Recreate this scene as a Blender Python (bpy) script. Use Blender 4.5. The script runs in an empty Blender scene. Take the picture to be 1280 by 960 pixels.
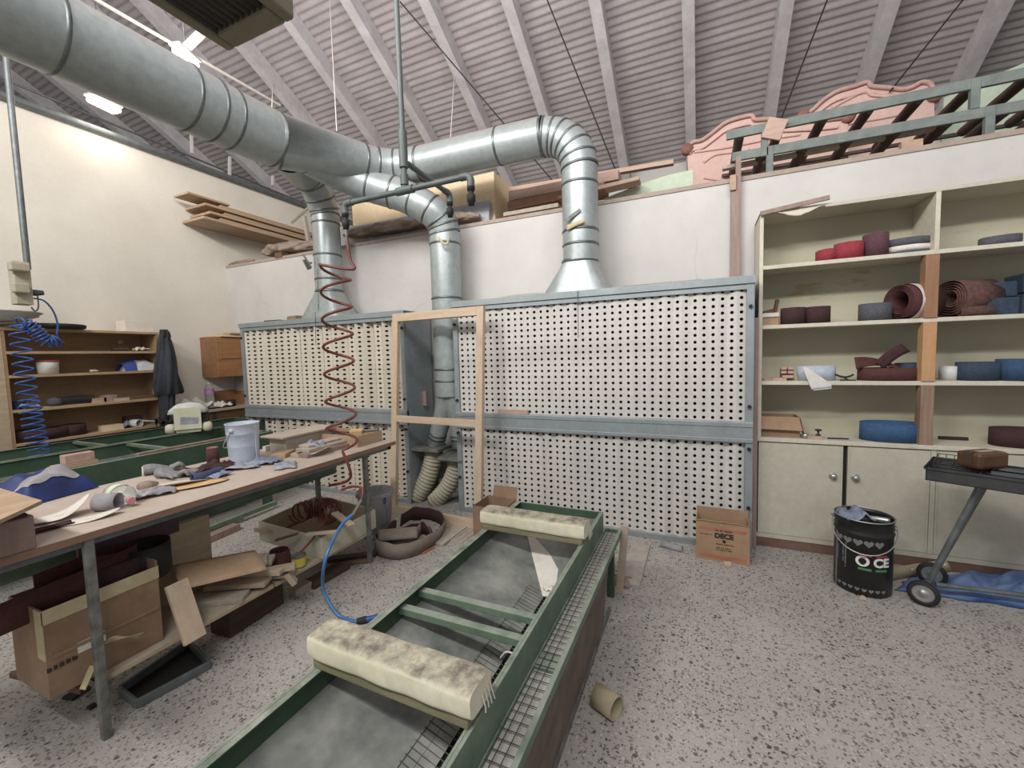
import bpy, math, random
from mathutils import Vector, Matrix, noise, Euler
C = bpy.context.scene
COL = C.collection
PI = math.pi
random.seed(7)
# ------------------------------------------------------------------ camera
F_PX, PITCH, ROLL, YAW, EYE = 528.562917, .068258714, -.0267961867, .419893672, 1.55
def _rot():
    cy, sy = math.cos(YAW), math.sin(YAW); cp, sp = math.cos(PITCH), math.sin(PITCH); cr, sr = math.cos(ROLL), math.sin(ROLL)
    Ry = Matrix(((cy, 0, sy), (0, 1, 0), (-sy, 0, cy)))
    Rx = Matrix(((1, 0, 0), (0, cp, -sp), (0, sp, cp)))
    Rz = Matrix(((cr, -sr, 0), (sr, cr, 0), (0, 0, 1)))
    return Rz @ Rx @ Ry
RC = _rot()
def ray(px, py):
    d = RC.transposed() @ Vector(((px - 640) / F_PX, (py - 480) / F_PX, 1))
    return Vector((d.x, d.z, -d.y))
O = Vector((0, 0, EYE))
def FZ(px, py, z=0.):
    d = ray(px, py); return O + d * ((z - EYE) / d.z)
def FY(px, py, y):
    d = ray(px, py); return O + d * (y / d.y)
def FX(px, py, x):
    d = ray(px, py); return O + d * (x / d.x)
def ZAT(px, py, x, y):
    d = ray(px, py); return EYE + d.z * math.hypot(x, y) / math.hypot(d.x, d.y)
cam_d = bpy.data.cameras.new('camera'); cam = bpy.data.objects.new('camera', cam_d); COL.objects.link(cam)
cam_d.sensor_fit = 'HORIZONTAL'; cam_d.sensor_width = 36; cam_d.lens = F_PX / 1280 * 36; cam_d.clip_start = .05; cam_d.clip_end = 100
def w(v): return Vector((v[0], v[2], -v[1]))
right, down, fwd = w(RC[0]), w(RC[1]), w(RC[2])
m = Matrix((right, -down, -fwd)).transposed().to_4x4(); m.translation = O
cam.matrix_world = m
C.camera = cam
C.view_settings.view_transform = 'Standard'; C.view_settings.look = 'None'; C.view_settings.gamma = 1
C.view_settings.use_curve_mapping = False
C.view_settings.exposure = 0.0
# ------------------------------------------------------------------ materials
def lin(h):
    if isinstance(h, str):
        h = h.lstrip('#'); h = [int(h[i:i + 2], 16) / 255 for i in (0, 2, 4)]
    return tuple((c / 12.92 if c <= .04045 else ((c + .055) / 1.055) ** 2.4) for c in h) + (1,)
def newmat(name):
    mt = bpy.data.materials.new(name); mt.use_nodes = True
    nt = mt.node_tree; b = nt.nodes['Principled BSDF']
    return mt, nt, b
def link(nt, a, b): nt.links.new(a, b)
def coords(nt, stretch=(1, 1, 1), rot=(0, 0, 0)):
    tc = nt.nodes.new('ShaderNodeTexCoord'); mp = nt.nodes.new('ShaderNodeMapping')
    mp.inputs['Scale'].default_value = stretch; mp.inputs['Rotation'].default_value = rot
    link(nt, tc.outputs['Object'], mp.inputs[0]); return mp.outputs[0]
def noisetex(nt, vec, scale, detail=4, rough=.6):
    n = nt.nodes.new('ShaderNodeTexNoise'); n.inputs['Scale'].default_value = scale
    n.inputs['Detail'].default_value = detail; n.inputs['Roughness'].default_value = rough
    link(nt, vec, n.inputs['Vector']); return n.outputs['Fac']
def ramp(nt, fac, stops, interp='LINEAR'):
    r = nt.nodes.new('ShaderNodeValToRGB'); r.color_ramp.interpolation = interp
    e = r.color_ramp.elements
    while len(e) < len(stops): e.new(.5)
    for i, (p, c) in enumerate(stops):
        e[i].position = p; e[i].color = lin(c) if isinstance(c, str) else c
    link(nt, fac, r.inputs[0]); return r.outputs[0]
def mix(nt, fac, a, b, mode='MIX'):
    x = nt.nodes.new('ShaderNodeMix'); x.data_type = 'RGBA'; x.blend_type = mode
    for s, v in ((x.inputs[0], fac), (x.inputs[6], a), (x.inputs[7], b)):
        if hasattr(v, 'is_linked'): link(nt, v, s)
        else: s.default_value = lin(v) if isinstance(v, str) else v
    return x.outputs[2]
def bump(nt, b, h, strength=.3, dist=.005):
    n = nt.nodes.new('ShaderNodeBump'); n.inputs['Strength'].default_value = strength; n.inputs['Distance'].default_value = dist
    link(nt, h, n.inputs['Height']); link(nt, n.outputs[0], b.inputs['Normal'])
def MAT(name, c1, c2=None, scale=8, rough=.75, metal=0., bmp=0., stretch=(1, 1, 1), lo=.35, hi=.65, dust=None, dust_amt=.5, dust_scale=3., detail=5, spec=None, grit=.6):
    """two-tone noise surface with an optional layer of dust on faces that look up"""
    mt, nt, b = newmat(name)
    v = coords(nt, stretch); f = noisetex(nt, v, scale, detail)
    col = ramp(nt, f, ((lo, c1), (hi, c2 or c1)))
    if dust:
        g = nt.nodes.new('ShaderNodeNewGeometry'); s = nt.nodes.new('ShaderNodeSeparateXYZ'); link(nt, g.outputs['Normal'], s.inputs[0])
        up = ramp(nt, s.outputs['Z'], ((.35, (0, 0, 0, 1)), (.95, (1, 1, 1, 1))))
        n2 = noisetex(nt, coords(nt), dust_scale, 6, .7)
        n3 = ramp(nt, n2, ((.25, (0, 0, 0, 1)), (.6, (1, 1, 1, 1))))
        mu = nt.nodes.new('ShaderNodeMath'); mu.operation = 'MULTIPLY'
        link(nt, up, mu.inputs[0]); link(nt, n3, mu.inputs[1])
        mu2 = nt.nodes.new('ShaderNodeMath'); mu2.operation = 'MULTIPLY'; mu2.inputs[1].default_value = dust_amt
        link(nt, mu.outputs[0], mu2.inputs[0])
        col = mix(nt, mu2.outputs[0], col, dust)
    g2 = ramp(nt, noisetex(nt, coords(nt), 26, 8, .75), ((.3, (1 - .22 * grit, 1 - .22 * grit, 1 - .22 * grit, 1)), (.7, (1.05, 1.05, 1.05, 1))))
    col = mix(nt, 1., col, g2, 'MULTIPLY')
    link(nt, col, b.inputs['Base Color'])
    b.inputs['Roughness'].default_value = rough; b.inputs['Metallic'].default_value = metal
    if spec is not None: b.inputs['Specular IOR Level'].default_value = spec
    if bmp: bump(nt, b, f, bmp)
    return mt
def WOOD(name, c1, c2, axis=1, scale=6, rough=.7, dust=None, amt=.4):
    st = [14, 14, 14]; st[axis] = 1.2
    return MAT(name, c1, c2, scale=scale * .35, rough=rough, bmp=.12, stretch=st, lo=.3, hi=.7, dust=dust, dust_amt=amt)
def EMIT(name, c, s):
    mt, nt, b = newmat(name); b.inputs['Base Color'].default_value = lin(c)
    b.inputs['Emission Color'].default_value = lin(c); b.inputs['Emission Strength'].default_value = s; return mt
def GLASSY(name, c, rough=.1):
    mt, nt, b = newmat(name); b.inputs['Base Color'].default_value = lin(c); b.inputs['Roughness'].default_value = rough
    b.inputs['Transmission Weight'].default_value = .85; b.inputs['IOR'].default_value = 1.2
    f = noisetex(nt, coords(nt), 30); bump(nt, b, f, .3, .01); return mt
# ------------------------------------------------------------------ mesh builder
class MB:
    def __init__(s): s.v = []; s.f = []; s.sm = []
    def add(s, vs, fs, smooth=False):
        o = len(s.v); s.v += [Vector(p) for p in vs]
        for f in fs: s.f.append([i + o for i in f]); s.sm.append(smooth)
        return s
    def box(s, a, b, M=None):
        x0, y0, z0 = [min(a[i], b[i]) for i in range(3)]; x1, y1, z1 = [max(a[i], b[i]) for i in range(3)]
        vs = [Vector(p) for p in ((x0, y0, z0), (x1, y0, z0), (x1, y1, z0), (x0, y1, z0), (x0, y0, z1), (x1, y0, z1), (x1, y1, z1), (x0, y1, z1))]
        if M is not None: vs = [M @ p for p in vs]
        return s.add(vs, ((3, 2, 1, 0), (4, 5, 6, 7), (0, 1, 5, 4), (1, 2, 6, 5), (2, 3, 7, 6), (3, 0, 4, 7)))
    def cbox(s, c, size, rz=0, rx=0, ry=0):
        M = Matrix.Translation(c) @ Euler((rx, ry, rz)).to_matrix().to_4x4()
        h = [d / 2 for d in size]; return s.box([-x for x in h], h, M)
    def openbox(s, x0, x1, y0, y1, z0, z1, th=.005):
        s.box((x0, y0, z0), (x1, y1, z0 + th)); z0 += th
        s.box((x0, y0, z0), (x1, y0 + th, z1)); s.box((x0, y1 - th, z0), (x1, y1, z1))
        s.box((x0, y0 + th, z0), (x0 + th, y1 - th, z1)); return s.box((x1 - th, y0 + th, z0), (x1, y1 - th, z1))
    def bar(s, p, q, wd, ht, up=(0, 0, 1)):
        p, q, up = Vector(p), Vector(q), Vector(up); d = (q - p).normalized(); sx = d.cross(up)
        if sx.length < 1e-4: sx = d.cross(Vector((1, 0, 0)))
        sx.normalize(); uz = sx.cross(d)
        vs = [e + sx * (a * wd / 2) + uz * (b * ht / 2) for e in (p, q) for a, b in ((-1, -1), (1, -1), (1, 1), (-1, 1))]
        return s.add(vs, ((0, 1, 2, 3), (7, 6, 5, 4), (0, 4, 5, 1), (1, 5, 6, 2), (2, 6, 7, 3), (3, 7, 4, 0)))
    def tube(s, pts, r, n=10, closed=False, cap=True):
        pts = [Vector(p) for p in pts]; N = len(pts)
        rs = r if isinstance(r, (list, tuple)) else [r] * N
        T = []
        for i in range(N):
            a = pts[(i - 1) % N] if closed or i else pts[0]; b = pts[(i + 1) % N] if closed or i < N - 1 else pts[-1]
            T.append((b - a).normalized())
        u = T[0].orthogonal().normalized(); rings = []
        for i in range(N):
            if i:
                ax = T[i - 1].cross(T[i])
                if ax.length > 1e-7: u = Matrix.Rotation(T[i - 1].angle(T[i]), 3, ax) @ u
            u = (u - T[i] * u.dot(T[i])).normalized(); vv = T[i].cross(u)
            rings.append([pts[i] + (u * math.cos(2 * PI * k / n) + vv * math.sin(2 * PI * k / n)) * rs[i] for k in range(n)])
        return s.loft(rings, closed, cap)
    def loft(s, rings, closed=False, cap=True, smooth=True):
        n = len(rings[0]); vs = [p for r in rings for p in r]; fs = []; N = len(rings)
        for i in range(N if closed else N - 1):
            j = (i + 1) % N
            for k in range(n): fs.append((i * n + k, i * n + (k + 1) % n, j * n + (k + 1) % n, j * n + k))
        s.add(vs, fs, smooth)
        if cap and not closed:
            s.add(rings[0], [list(range(n))[::-1]]); s.add(rings[-1], [list(range(n))])
        return s
    def cyl(s, p, q, r, r2=None, n=24, cap=True): return s.tube([p, q], [r, r if r2 is None else r2], n, cap=cap)
    def lathe(s, prof, c=(0, 0, 0), n=32, axis=(0, 0, 1), cap=False):
        c = Vector(c); R = Vector((0, 0, 1)).rotation_difference(Vector(axis)).to_matrix()
        rings = [[c + R @ Vector((r * math.cos(2 * PI * k / n), r * math.sin(2 * PI * k / n), z)) for k in range(n)] for r, z in prof]
        return s.loft(rings, False, cap)
    def strip(s, pts, up, closed=False):
        pts = [Vector(p) for p in pts]; N = len(pts)
        ups = up if isinstance(up, list) else [Vector(up)] * N
        vs = pts + [p + u for p, u in zip(pts, ups)]
        fs = [(i, (i + 1) % N, N + (i + 1) % N, N + i) for i in range(N if closed else N - 1)]
        return s.add(vs, fs, True)
    def grid(s, fn, nu, nv, smooth=True):
        vs = [Vector(fn(i / nu, j / nv)) for j in range(nv + 1) for i in range(nu + 1)]
        fs = [(j * (nu + 1) + i, j * (nu + 1) + i + 1, (j + 1) * (nu + 1) + i + 1, (j + 1) * (nu + 1) + i) for j in range(nv) for i in range(nu)]
        return s.add(vs, fs, smooth)
    def prism(s, poly, d):
        poly = [Vector(p) for p in poly]; n = len(poly); d = Vector(d)
        vs = poly + [p + d for p in poly]
        return s.add(vs, [list(range(n))[::-1], list(range(n, 2 * n))] + [(i, (i + 1) % n, n + (i + 1) % n, n + i) for i in range(n)])
    def build(s, name, mat, parent=None, bevel=0, solid=0, sub=0, local=False, origin=None, shade=False):
        if parent is not None and not local:
            Mi = wmat(parent).inverted(); vs = [Mi @ p for p in s.v]; og = None
        elif parent is None:
            if origin is None:
                lo = [min(p[i] for p in s.v) for i in range(3)]; hi = [max(p[i] for p in s.v) for i in range(3)]
                origin = Vector(((lo[0] + hi[0]) / 2, (lo[1] + hi[1]) / 2, lo[2]))
            og = Vector(origin); vs = [p - og for p in s.v]
        else: vs = s.v; og = None
        me = bpy.data.meshes.new(name); me.from_pydata(vs, [], s.f); me.validate()
        for p, sm in zip(me.polygons, s.sm): p.use_smooth = sm
        o = bpy.data.objects.new(name, me); COL.objects.link(o); me.materials.append(mat)
        if parent is not None: o.parent = parent
        if og is not None: o.location = og
        if solid:
            md = o.modifiers.new('s', 'SOLIDIFY'); md.thickness = solid; md.offset = 0
        if bevel:
            md = o.modifiers.new('b', 'BEVEL'); md.width = bevel; md.segments = 2; md.limit_method = 'ANGLE'
        if sub:
            md = o.modifiers.new('u', 'SUBSURF'); md.levels = sub; md.render_levels = sub
        return o
def wmat(o):
    return o.matrix_basis if o.parent is None else wmat(o.parent) @ o.matrix_basis
def tag(o, label, cat, group=None, kind=None):
    o['label'] = label; o['category'] = cat
    if group: o['group'] = group
    if kind: o['kind'] = kind
    return o
def thing(name, label, cat, loc, rz=0, group=None, rx=0, ry=0):
    o = bpy.data.objects.new(name, None); COL.objects.link(o); o.empty_display_size = .1
    M = Matrix.Translation(Vector(loc)) @ Euler((rx, ry, rz)).to_matrix().to_4x4()
    o.matrix_basis = M
    return tag(o, label, cat, group)
def struct(o, label=None, cat=None):
    o['kind'] = 'structure'
    if label: tag(o, label, cat)
    return o
def smoothpath(pts, k=8):
    P = [Vector(p) for p in pts]; out = []
    for i in range(len(P) - 1):
        p0 = P[max(i - 1, 0)]; p1 = P[i]; p2 = P[i + 1]; p3 = P[min(i + 2, len(P) - 1)]
        for t in range(k):
            u = t / k
            out.append(.5 * ((2 * p1) + (p2 - p0) * u + (2 * p0 - 5 * p1 + 4 * p2 - p3) * u * u + (3 * p1 - p0 - 3 * p2 + p3) * u ** 3))
    return out + [P[-1]]
def N3(x, y, z=0): return noise.noise(Vector((x, y, z)))
def crumple(c, sx, sy, h, seed=0, rz=0, n=16, edge=.25, base=.004, flat=.5):
    """a rag or a sheet lying crumpled on a surface: irregular outline, folds of height h"""
    mb = MB(); ca, sa = math.cos(rz), math.sin(rz); c = Vector(c)
    def fn(u, v):
        x, y = u * 2 - 1, v * 2 - 1
        k = 1 + edge * N3(x * 1.6 + seed * 7.3, y * 1.6, 3.1 + seed)
        X, Y = x * sx / 2 * k, y * sy / 2 * k
        r = max(abs(x), abs(y))
        f = max(.08, .55 + .9 * N3(x * 1.9 + seed * 3.7, y * 2.4 + seed, seed) + .35 * N3(x * 4.5 + seed, y * 3.5, seed + 9))
        z = base + h * f * (1 - flat * r ** 3)
        return c + Vector((X * ca - Y * sa, X * sa + Y * ca, z))
    return mb.grid(fn, n, n)
def oval(c, a, b, rz=0, n=40, wob=0, seed=0):
    ca, sa = math.cos(rz), math.sin(rz); out = []
    for i in range(n):
        t = 2 * PI * i / n; k = 1 + wob * N3(math.cos(t) * 1.3 + seed, math.sin(t) * 1.3, seed * 2.7)
        x, y = a * k * math.cos(t), b * k * math.sin(t)
        out.append(Vector((c[0] + x * ca - y * sa, c[1] + x * sa + y * ca, c[2])))
    return out
def belt(label, c, a, b, h, mat, rz=0, wob=.1, seed=0, group=None, name='sanding_belt', t=.004):
    o = MB().strip(oval(c, a, b, rz, 44, wob, seed), (0, 0, h), True).build(name, mat, solid=t)
    return tag(o, label, 'sanding belt', group)
def helix(p, q, r, turns, n=16, r2=None):
    p, q = Vector(p), Vector(q); d = (q - p); T = d.normalized(); u = T.orthogonal().normalized(); v = T.cross(u); N = int(turns * n); out = []
    for i in range(N + 1):
        t = i / N; a = 2 * PI * turns * t; rr = r + ((r2 - r) * t if r2 is not None else 0)
        out.append(p + d * t + (u * math.cos(a) + v * math.sin(a)) * rr)
    return out
def lettering(text, size, mat, parent, M, name='lettering', depth=.0006, bend=None, align='CENTER', bold=.0):
    """raised or printed letters as a thin mesh: laid in the XY plane of M; bend = cylinder radius"""
    cu = bpy.data.curves.new(name, 'FONT'); cu.body = text; cu.size = size; cu.align_x = align; cu.align_y = 'CENTER'; cu.extrude = depth; cu.offset = bold
    t = bpy.data.objects.new(name, cu); COL.objects.link(t)
    me = bpy.data.meshes.new_from_object(t.evaluated_get(bpy.context.evaluated_depsgraph_get()))
    bpy.data.objects.remove(t)
    for v in me.vertices:
        p = v.co
        if bend:
            a = p.x / bend; p = Vector((math.sin(a) * (bend + p.z), p.y, math.cos(a) * (bend + p.z) - bend))
        v.co = M @ p
    me.materials.clear(); me.materials.append(mat)
    o = bpy.data.objects.new(name, me); COL.objects.link(o); o.parent = parent
    return o

def dashes(parent, M, L, rows, h, mat, seed=1):
    """small worn print too fine to read: short flat ink marks in rows"""
    rnd = random.Random(seed); mb = MB()
    for r in range(rows):
        x = -L / 2
        while x < L / 2 - .004:
            wd = rnd.uniform(.5, 1.1) * h
            mb.add([M @ Vector(p) for p in ((x, -r * h * 1.9, 0), (x + wd, -r * h * 1.9, 0), (x + wd, -r * h * 1.9 + h * rnd.uniform(.6, 1), 0), (x, -r * h * 1.9 + h, 0))], [(0, 1, 2, 3)]); x += wd + rnd.choice((.3, .3, .3, .9)) * h
    return mb.build('printed_line', mat, parent, local=True)
# ------------------------------------------------------------------ palette
M_WALL = MAT('plaster warm white', '#ddd7cc', '#d4cdc1', 1.5, .9, bmp=.05, grit=.1)
M_PART = None
def wall_mat():
    mt, nt, b = newmat('painted partition plaster')
    v = coords(nt); f1 = noisetex(nt, v, 1.2, 6, .65); f2 = noisetex(nt, coords(nt, (1, 1, 1)), 9, 5, .7)
    c = ramp(nt, f1, ((.35, '#bcb8b4'), (.65, '#c8c5c1')))
    c2 = mix(nt, ramp(nt, f2, ((.55, (0, 0, 0, 1)), (.75, (.45, .45, .45, 1)))), c, '#b9aca2')
    # hairline cracks
    vo = nt.nodes.new('ShaderNodeTexVoronoi'); vo.feature = 'DISTANCE_TO_EDGE'; vo.inputs['Scale'].default_value = .9
    nz = nt.nodes.new('ShaderNodeTexNoise'); nz.inputs['Scale'].default_value = 3; link(nt, v, nz.inputs['Vector'])
    ad = mix(nt, .12, v, nz.outputs['Color'], 'ADD'); link(nt, ad, vo.inputs['Vector'])
    cr = ramp(nt, vo.outputs['Distance'], ((.0, (1, 1, 1, 1)), (.004, (0, 0, 0, 1))))
    br = ramp(nt, noisetex(nt, v, 1.7, 2), ((.5, (0, 0, 0, 1)), (.6, (.5, .5, .5, 1))))
    mm = mix(nt, 1.0, cr, br, 'MULTIPLY')
    col = mix(nt, mm, c2, '#8d8078')
    link(nt, col, b.inputs['Base Color']); b.inputs['Roughness'].default_value = .9
    bump(nt, b, f2, .15, .01); return mt
M_PART = wall_mat()
def floor_mat():
    mt, nt, b = newmat('dusty terrazzo')
    v = coords(nt)
    def vor(scale, off):
        mp = nt.nodes.new('ShaderNodeMapping'); mp.inputs['Location'].default_value = (off, off, 0); link(nt, v, mp.inputs[0])
        nz = nt.nodes.new('ShaderNodeTexNoise'); nz.inputs['Scale'].default_value = scale * 1.1; link(nt, mp.outputs[0], nz.inputs['Vector'])
        wv = mix(nt, .018, mp.outputs[0], nz.outputs['Color'], 'ADD')
        n = nt.nodes.new('ShaderNodeTexVoronoi'); n.inputs['Scale'].default_value = scale; link(nt, wv, n.inputs['Vector']); return n
    base = ramp(nt, noisetex(nt, v, 1.1, 6, .6), ((.3, '#a09c97'), (.7, '#b1ada8')))
    base = mix(nt, ramp(nt, noisetex(nt, v, 120, 3), ((.4, (0, 0, 0, 1)), (.75, (.5, .5, .5, 1)))), base, '#86807b')
    for scale, off, thr, cdark in ((60, 0, .32, '#3e3a38'), (96, 3.3, .34, '#48423f'), (42, 7.1, .13, '#2f2c2b')):
        n = vor(scale, off)
        s = nt.nodes.new('ShaderNodeSeparateColor'); link(nt, n.outputs['Color'], s.inputs[0])
        pick = ramp(nt, s.outputs[0], ((thr - .01, (1, 1, 1, 1)), (thr, (0, 0, 0, 1))))
        size = ramp(nt, n.outputs['Distance'], ((.30, (1, 1, 1, 1)), (.46, (0, 0, 0, 1))))
        mk = mix(nt, 1., pick, size, 'MULTIPLY')
        tone = mix(nt, s.outputs[1], cdark, '#7d746c')
        base = mix(nt, mk, base, tone)
    n = vor(70, 12.)
    s = nt.nodes.new('ShaderNodeSeparateColor'); link(nt, n.outputs['Color'], s.inputs[0])
    pick = ramp(nt, s.outputs[0], ((.24, (.6, .6, .6, 1)), (.25, (0, 0, 0, 1))))
    size = ramp(nt, n.outputs['Distance'], ((.24, (1, 1, 1, 1)), (.4, (0, 0, 0, 1))))
    base = mix(nt, mix(nt, 1., pick, size, 'MULTIPLY'), base, '#cbc6c0')
    d = ramp(nt, noisetex(nt, v, 2.2, 7, .7), ((.45, (0, 0, 0, 1)), (.75, (.55, .55, .55, 1))))
    col = mix(nt, d, base, '#b2a9a0')
    link(nt, col, b.inputs['Base Color']); b.inputs['Roughness'].default_value = .82; b.inputs['Specular IOR Level'].default_value = .25
    bump(nt, b, noisetex(nt, v, 60, 3), .12, .004); return mt
M_FLOOR = floor_mat()
M_ROOF = MAT('dusty corrugated sheet', '#989090', '#b0a8a9', 1.6, .95, stretch=(1, 3.5, 1), lo=.3, hi=.7, detail=8)
M_RAFTER = MAT('whitewashed beam', '#b4aeb0', '#c6c1c3', 5, .85, bmp=.1)
M_GREENWALL = MAT('pale green plaster', '#b8c6ae', '#c3cfba', 2, .9)
M_GALV = MAT('galvanised duct steel', '#98a0a0', '#a9b0af', 14, .40, metal=.38, lo=.3, hi=.7, bmp=.02, dust='#b09a92', dust_amt=.85, dust_scale=6)
M_SEAM = MAT('duct seam steel', '#676c6c', '#7b8080', 20, .45, metal=.8)
M_BOOTH = MAT('booth grey-blue sheet steel', '#8e9799', '#9ca4a6', 6, .5, metal=.35, dust='#b5aea8', dust_amt=.6, lo=.3, hi=.7)
M_BOOTHIN = MAT('booth interior with painted shade', '#3a3734', '#2e2b29', 5, .9)  # dark colour paints in the shade behind the filter holes
M_PERF = MAT('perforated filter card', '#c5c1bb', '#cecac4', 3, .9, lo=.3, hi=.7)
M_PERFW = MAT('dusty perforated filter card', '#d2cabb', '#c8bfae', 3, .9, lo=.3, hi=.7)
M_GREEN = MAT('dark green enamel', '#334c39', '#465e4a', 5, .55, dust='#a3a498', dust_amt=.85, dust_scale=7, lo=.3, hi=.7)
M_GREEN2 = MAT('scuffed green enamel', '#566b5b', '#71836f', 9, .6, dust='#9b9d94', dust_amt=.7, dust_scale=9, lo=.3, hi=.7)
M_DUSTSTEEL = MAT('dusty steel tray', '#585d5c', '#9a9b94', 3.2, .65, metal=.15, detail=10, lo=.36, hi=.66)
M_DUSTPLATE = MAT('dust-caked brown plate', '#5f524b', '#7b6b61', 6, .9, bmp=.3, detail=8)
M_WIRE = MAT('dull wire', '#4d4d4a', '#5d5d58', 20, .6, metal=.5)
M_LIGHTTRAY = MAT('pale dusty tray', '#aaa89f', '#bbb8b0', 7, .9)
M_DARK = MAT('near black', '#1c1b1b', '#262424', 8, .7)
M_PAD = MAT('cream pad canvas', '#cfc9ad', '#dad5bc', 5, .9, bmp=.15, dust='#726962', dust_amt=1., dust_scale=14)
M_PADWOOD = WOOD('old pad wood', '#6c674f', '#8a8467', 0)
M_STEEL = MAT('worn painted steel', '#62645f', '#8e8e88', 16, .6, metal=.3, lo=.35, hi=.7)
M_GREYSTEEL = MAT('grey steel tube', '#686d6f', '#7d8284', 15, .5, metal=.5)
M_PLYTOP = MAT('dusty ply worktop', '#ab9787', '#bcaa9b', 4, .85, detail=8, dust='#bdb3aa', dust_amt=.6)
M_WPALE = WOOD('pale new timber', '#bda78e', '#cab59c', 2)
M_WPALEX = WOOD('pale timber along x', '#bda78e', '#cab59c', 0)
M_WPALEY = WOOD('pale timber along y', '#aa977e', '#bdab91', 1, dust='#b0a79b', amt=.7)
M_WGREY = WOOD('dusty grey plank', '#9b9183', '#b3a999', 1, dust='#b5aca2', amt=.6)
M_WBROWN = WOOD('brown timber', '#5a4231', '#74573f', 1, dust='#857766', amt=.6)
M_WDARK = WOOD('dark brown timber', '#3b2c23', '#503c2e', 1, dust='#6f6355', amt=.5)
M_WRED = WOOD('red brown board', '#877068', '#9d877c', 2)
M_SHELFW = WOOD('tan shelf chipboard', '#957658', '#a38466', 1)
M_SHELFE = WOOD('pale shelf edge', '#a98d6c', '#b99c7b', 1, dust='#c3b5a2', amt=.7)
M_CABW = WOOD('varnished cabinet wood', '#815b40', '#99704f', 1)
M_CREAM = MAT('cream painted board', '#b8b3a1', '#c3bead', 4, .75, lo=.3, hi=.7, detail=8)
M_CREAMB = None
def shelfback_mat():
    mt, nt, b = newmat('worn cream shelf back'); v = coords(nt)
    c = ramp(nt, noisetex(nt, coords(nt, (1, 1, 2.5)), 1.6, 6), ((.3, '#b0aa93'), (.7, '#bbb6a1')))
    wd = ramp(nt, noisetex(nt, coords(nt, (1.2, 1, 14)), 2, 5), ((.35, '#9b8b6a'), (.65, '#ad9e7e')))
    g = nt.nodes.new('ShaderNodeSeparateXYZ'); link(nt, v, g.inputs[0])
    band = ramp(nt, g.outputs['Z'], ((.0, (0, 0, 0, 1)), (.5, (0, 0, 0, 1)))) 
    k = ramp(nt, noisetex(nt, coords(nt, (.8, 1, 2.6)), 1.5, 5, .7), ((.6, (0, 0, 0, 1)), (.66, (.8, .8, .8, 1))))
    link(nt, mix(nt, k, c, wd), b.inputs['Base Color']); b.inputs['Roughness'].default_value = .85; return mt
M_CREAMB = shelfback_mat()
M_EDGE = MAT('chipped cream edge', '#c6c0ad', '#d1cbba', 12, .8)
M_KICK = MAT('brown kickboard', '#6d5147', '#7d6055', 8, .8)
M_BLACK = MAT('black enamel', '#161617', '#202021', 6, .38)
M_CHROME = MAT('bare bright steel', '#b5b6b4', '#c2c3c1', 20, .35, metal=.8)
M_CARD = MAT('brown cardboard', '#9a7d63', '#a98b70', 5, .9, detail=7)
M_CARDD = MAT('old brown cardboard', '#846b54', '#947a62', 5, .9, detail=7)
M_CARDIN = MAT('cardboard inside', '#8c7058', '#9a7e66', 5, .9)
M_TAPE = MAT('yellowed paper tape', '#b3a47e', '#c3b591', 8, .7)
M_REDTAPE = MAT('brown tape', '#a3664a', '#b0755a', 8, .6)
M_MAROON = MAT('maroon abrasive', '#4a2a2b', '#56312f', 60, .9)
M_DMAROON = MAT('dark maroon abrasive', '#3a2426', '#45292a', 60, .9)
M_RED = MAT('red abrasive', '#8a2e37', '#983843', 60, .9)
M_BLUE = MAT('blue abrasive', '#2f4f73', '#3a5b80', 60, .85)
M_DBLUE = MAT('dark blue abrasive', '#2c3b4b', '#374757', 60, .85)
M_LBLUE = MAT('pale grey-blue abrasive back', '#a6b1bc', '#b4bec8', 20, .85)
M_DGREY = MAT('dark grey abrasive', '#4b4b52', '#57575f', 60, .9)
M_GREYP = MAT('grey sanding paper', '#8d8a8e', '#a5a1a4', 8, .9)
M_BELTBACK = MAT('dusty belt backing', '#7d7168', '#8d8178', 8, .9)
M_WHITEP = MAT('white paper', '#cfc8be', '#ddd7cf', 6, .9)
M_TANP = MAT('tan abrasive disc', '#cda877', '#d5b384', 30, .9)
M_RAGG = MAT('grey rag', '#858893', '#a2a5ae', 7, .95)
M_RAGB = MAT('blue grey rag', '#6b7488', '#8d95a6', 7, .95)
M_GLOVE = MAT('grey knit glove', '#77777a', '#8f8f90', 60, .95)
M_SACK = MAT('brown sacking', '#7a6a5e', '#9a887a', 6, .95, bmp=.2)
M_TARP = MAT('blue tarpaulin', '#27467e', '#33568f', 4, .55, dust='#7f93b4', dust_amt=.7)
M_BLUEBAG = MAT('blue nylon', '#1d2a58', '#283a76', 5, .6)
M_BLUEHOSE = MAT('blue polyurethane hose', '#274b8c', '#3560a3', 5, .35)
M_BLUEHOSE2 = MAT('pale blue hose', '#3e6fa6', '#4f82b6', 5, .35)
M_REDHOSE = MAT('oxblood hose', '#6b332c', '#7a3d35', 6, .45)
M_PVC = MAT('grey green pvc', '#4c5553', '#5a6361', 6, .5)
M_BUCKET = MAT('white pail enamel', '#b8c0cf', '#c6cdd9', 5, .4)
M_PINK = MAT('pink primer', '#c9a79c', '#d3b3a7', 4, .8, lo=.3, hi=.7)
M_PINKD = MAT('red-brown moulding', '#7d5247', '#94675a', 8, .7)
M_LADDER = MAT('grey green paint', '#69706c', '#7b827d', 8, .7)
M_SLAT = MAT('dark stained rail', '#3b2c25', '#4b3a30', 8, .6)
M_CREAMBOX = MAT('cream card', '#d8c09c', '#dfc9a8', 3, .85)
M_SLATE = MAT('slate blue panel', '#a0a2a8', '#aeb0b5', 10, .7)
M_LUMB = WOOD('salmon lumber', '#ae9182', '#c0a394', 0)
M_LUMBD = WOOD('brown lumber', '#8a6450', '#a27a64', 0)
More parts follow.
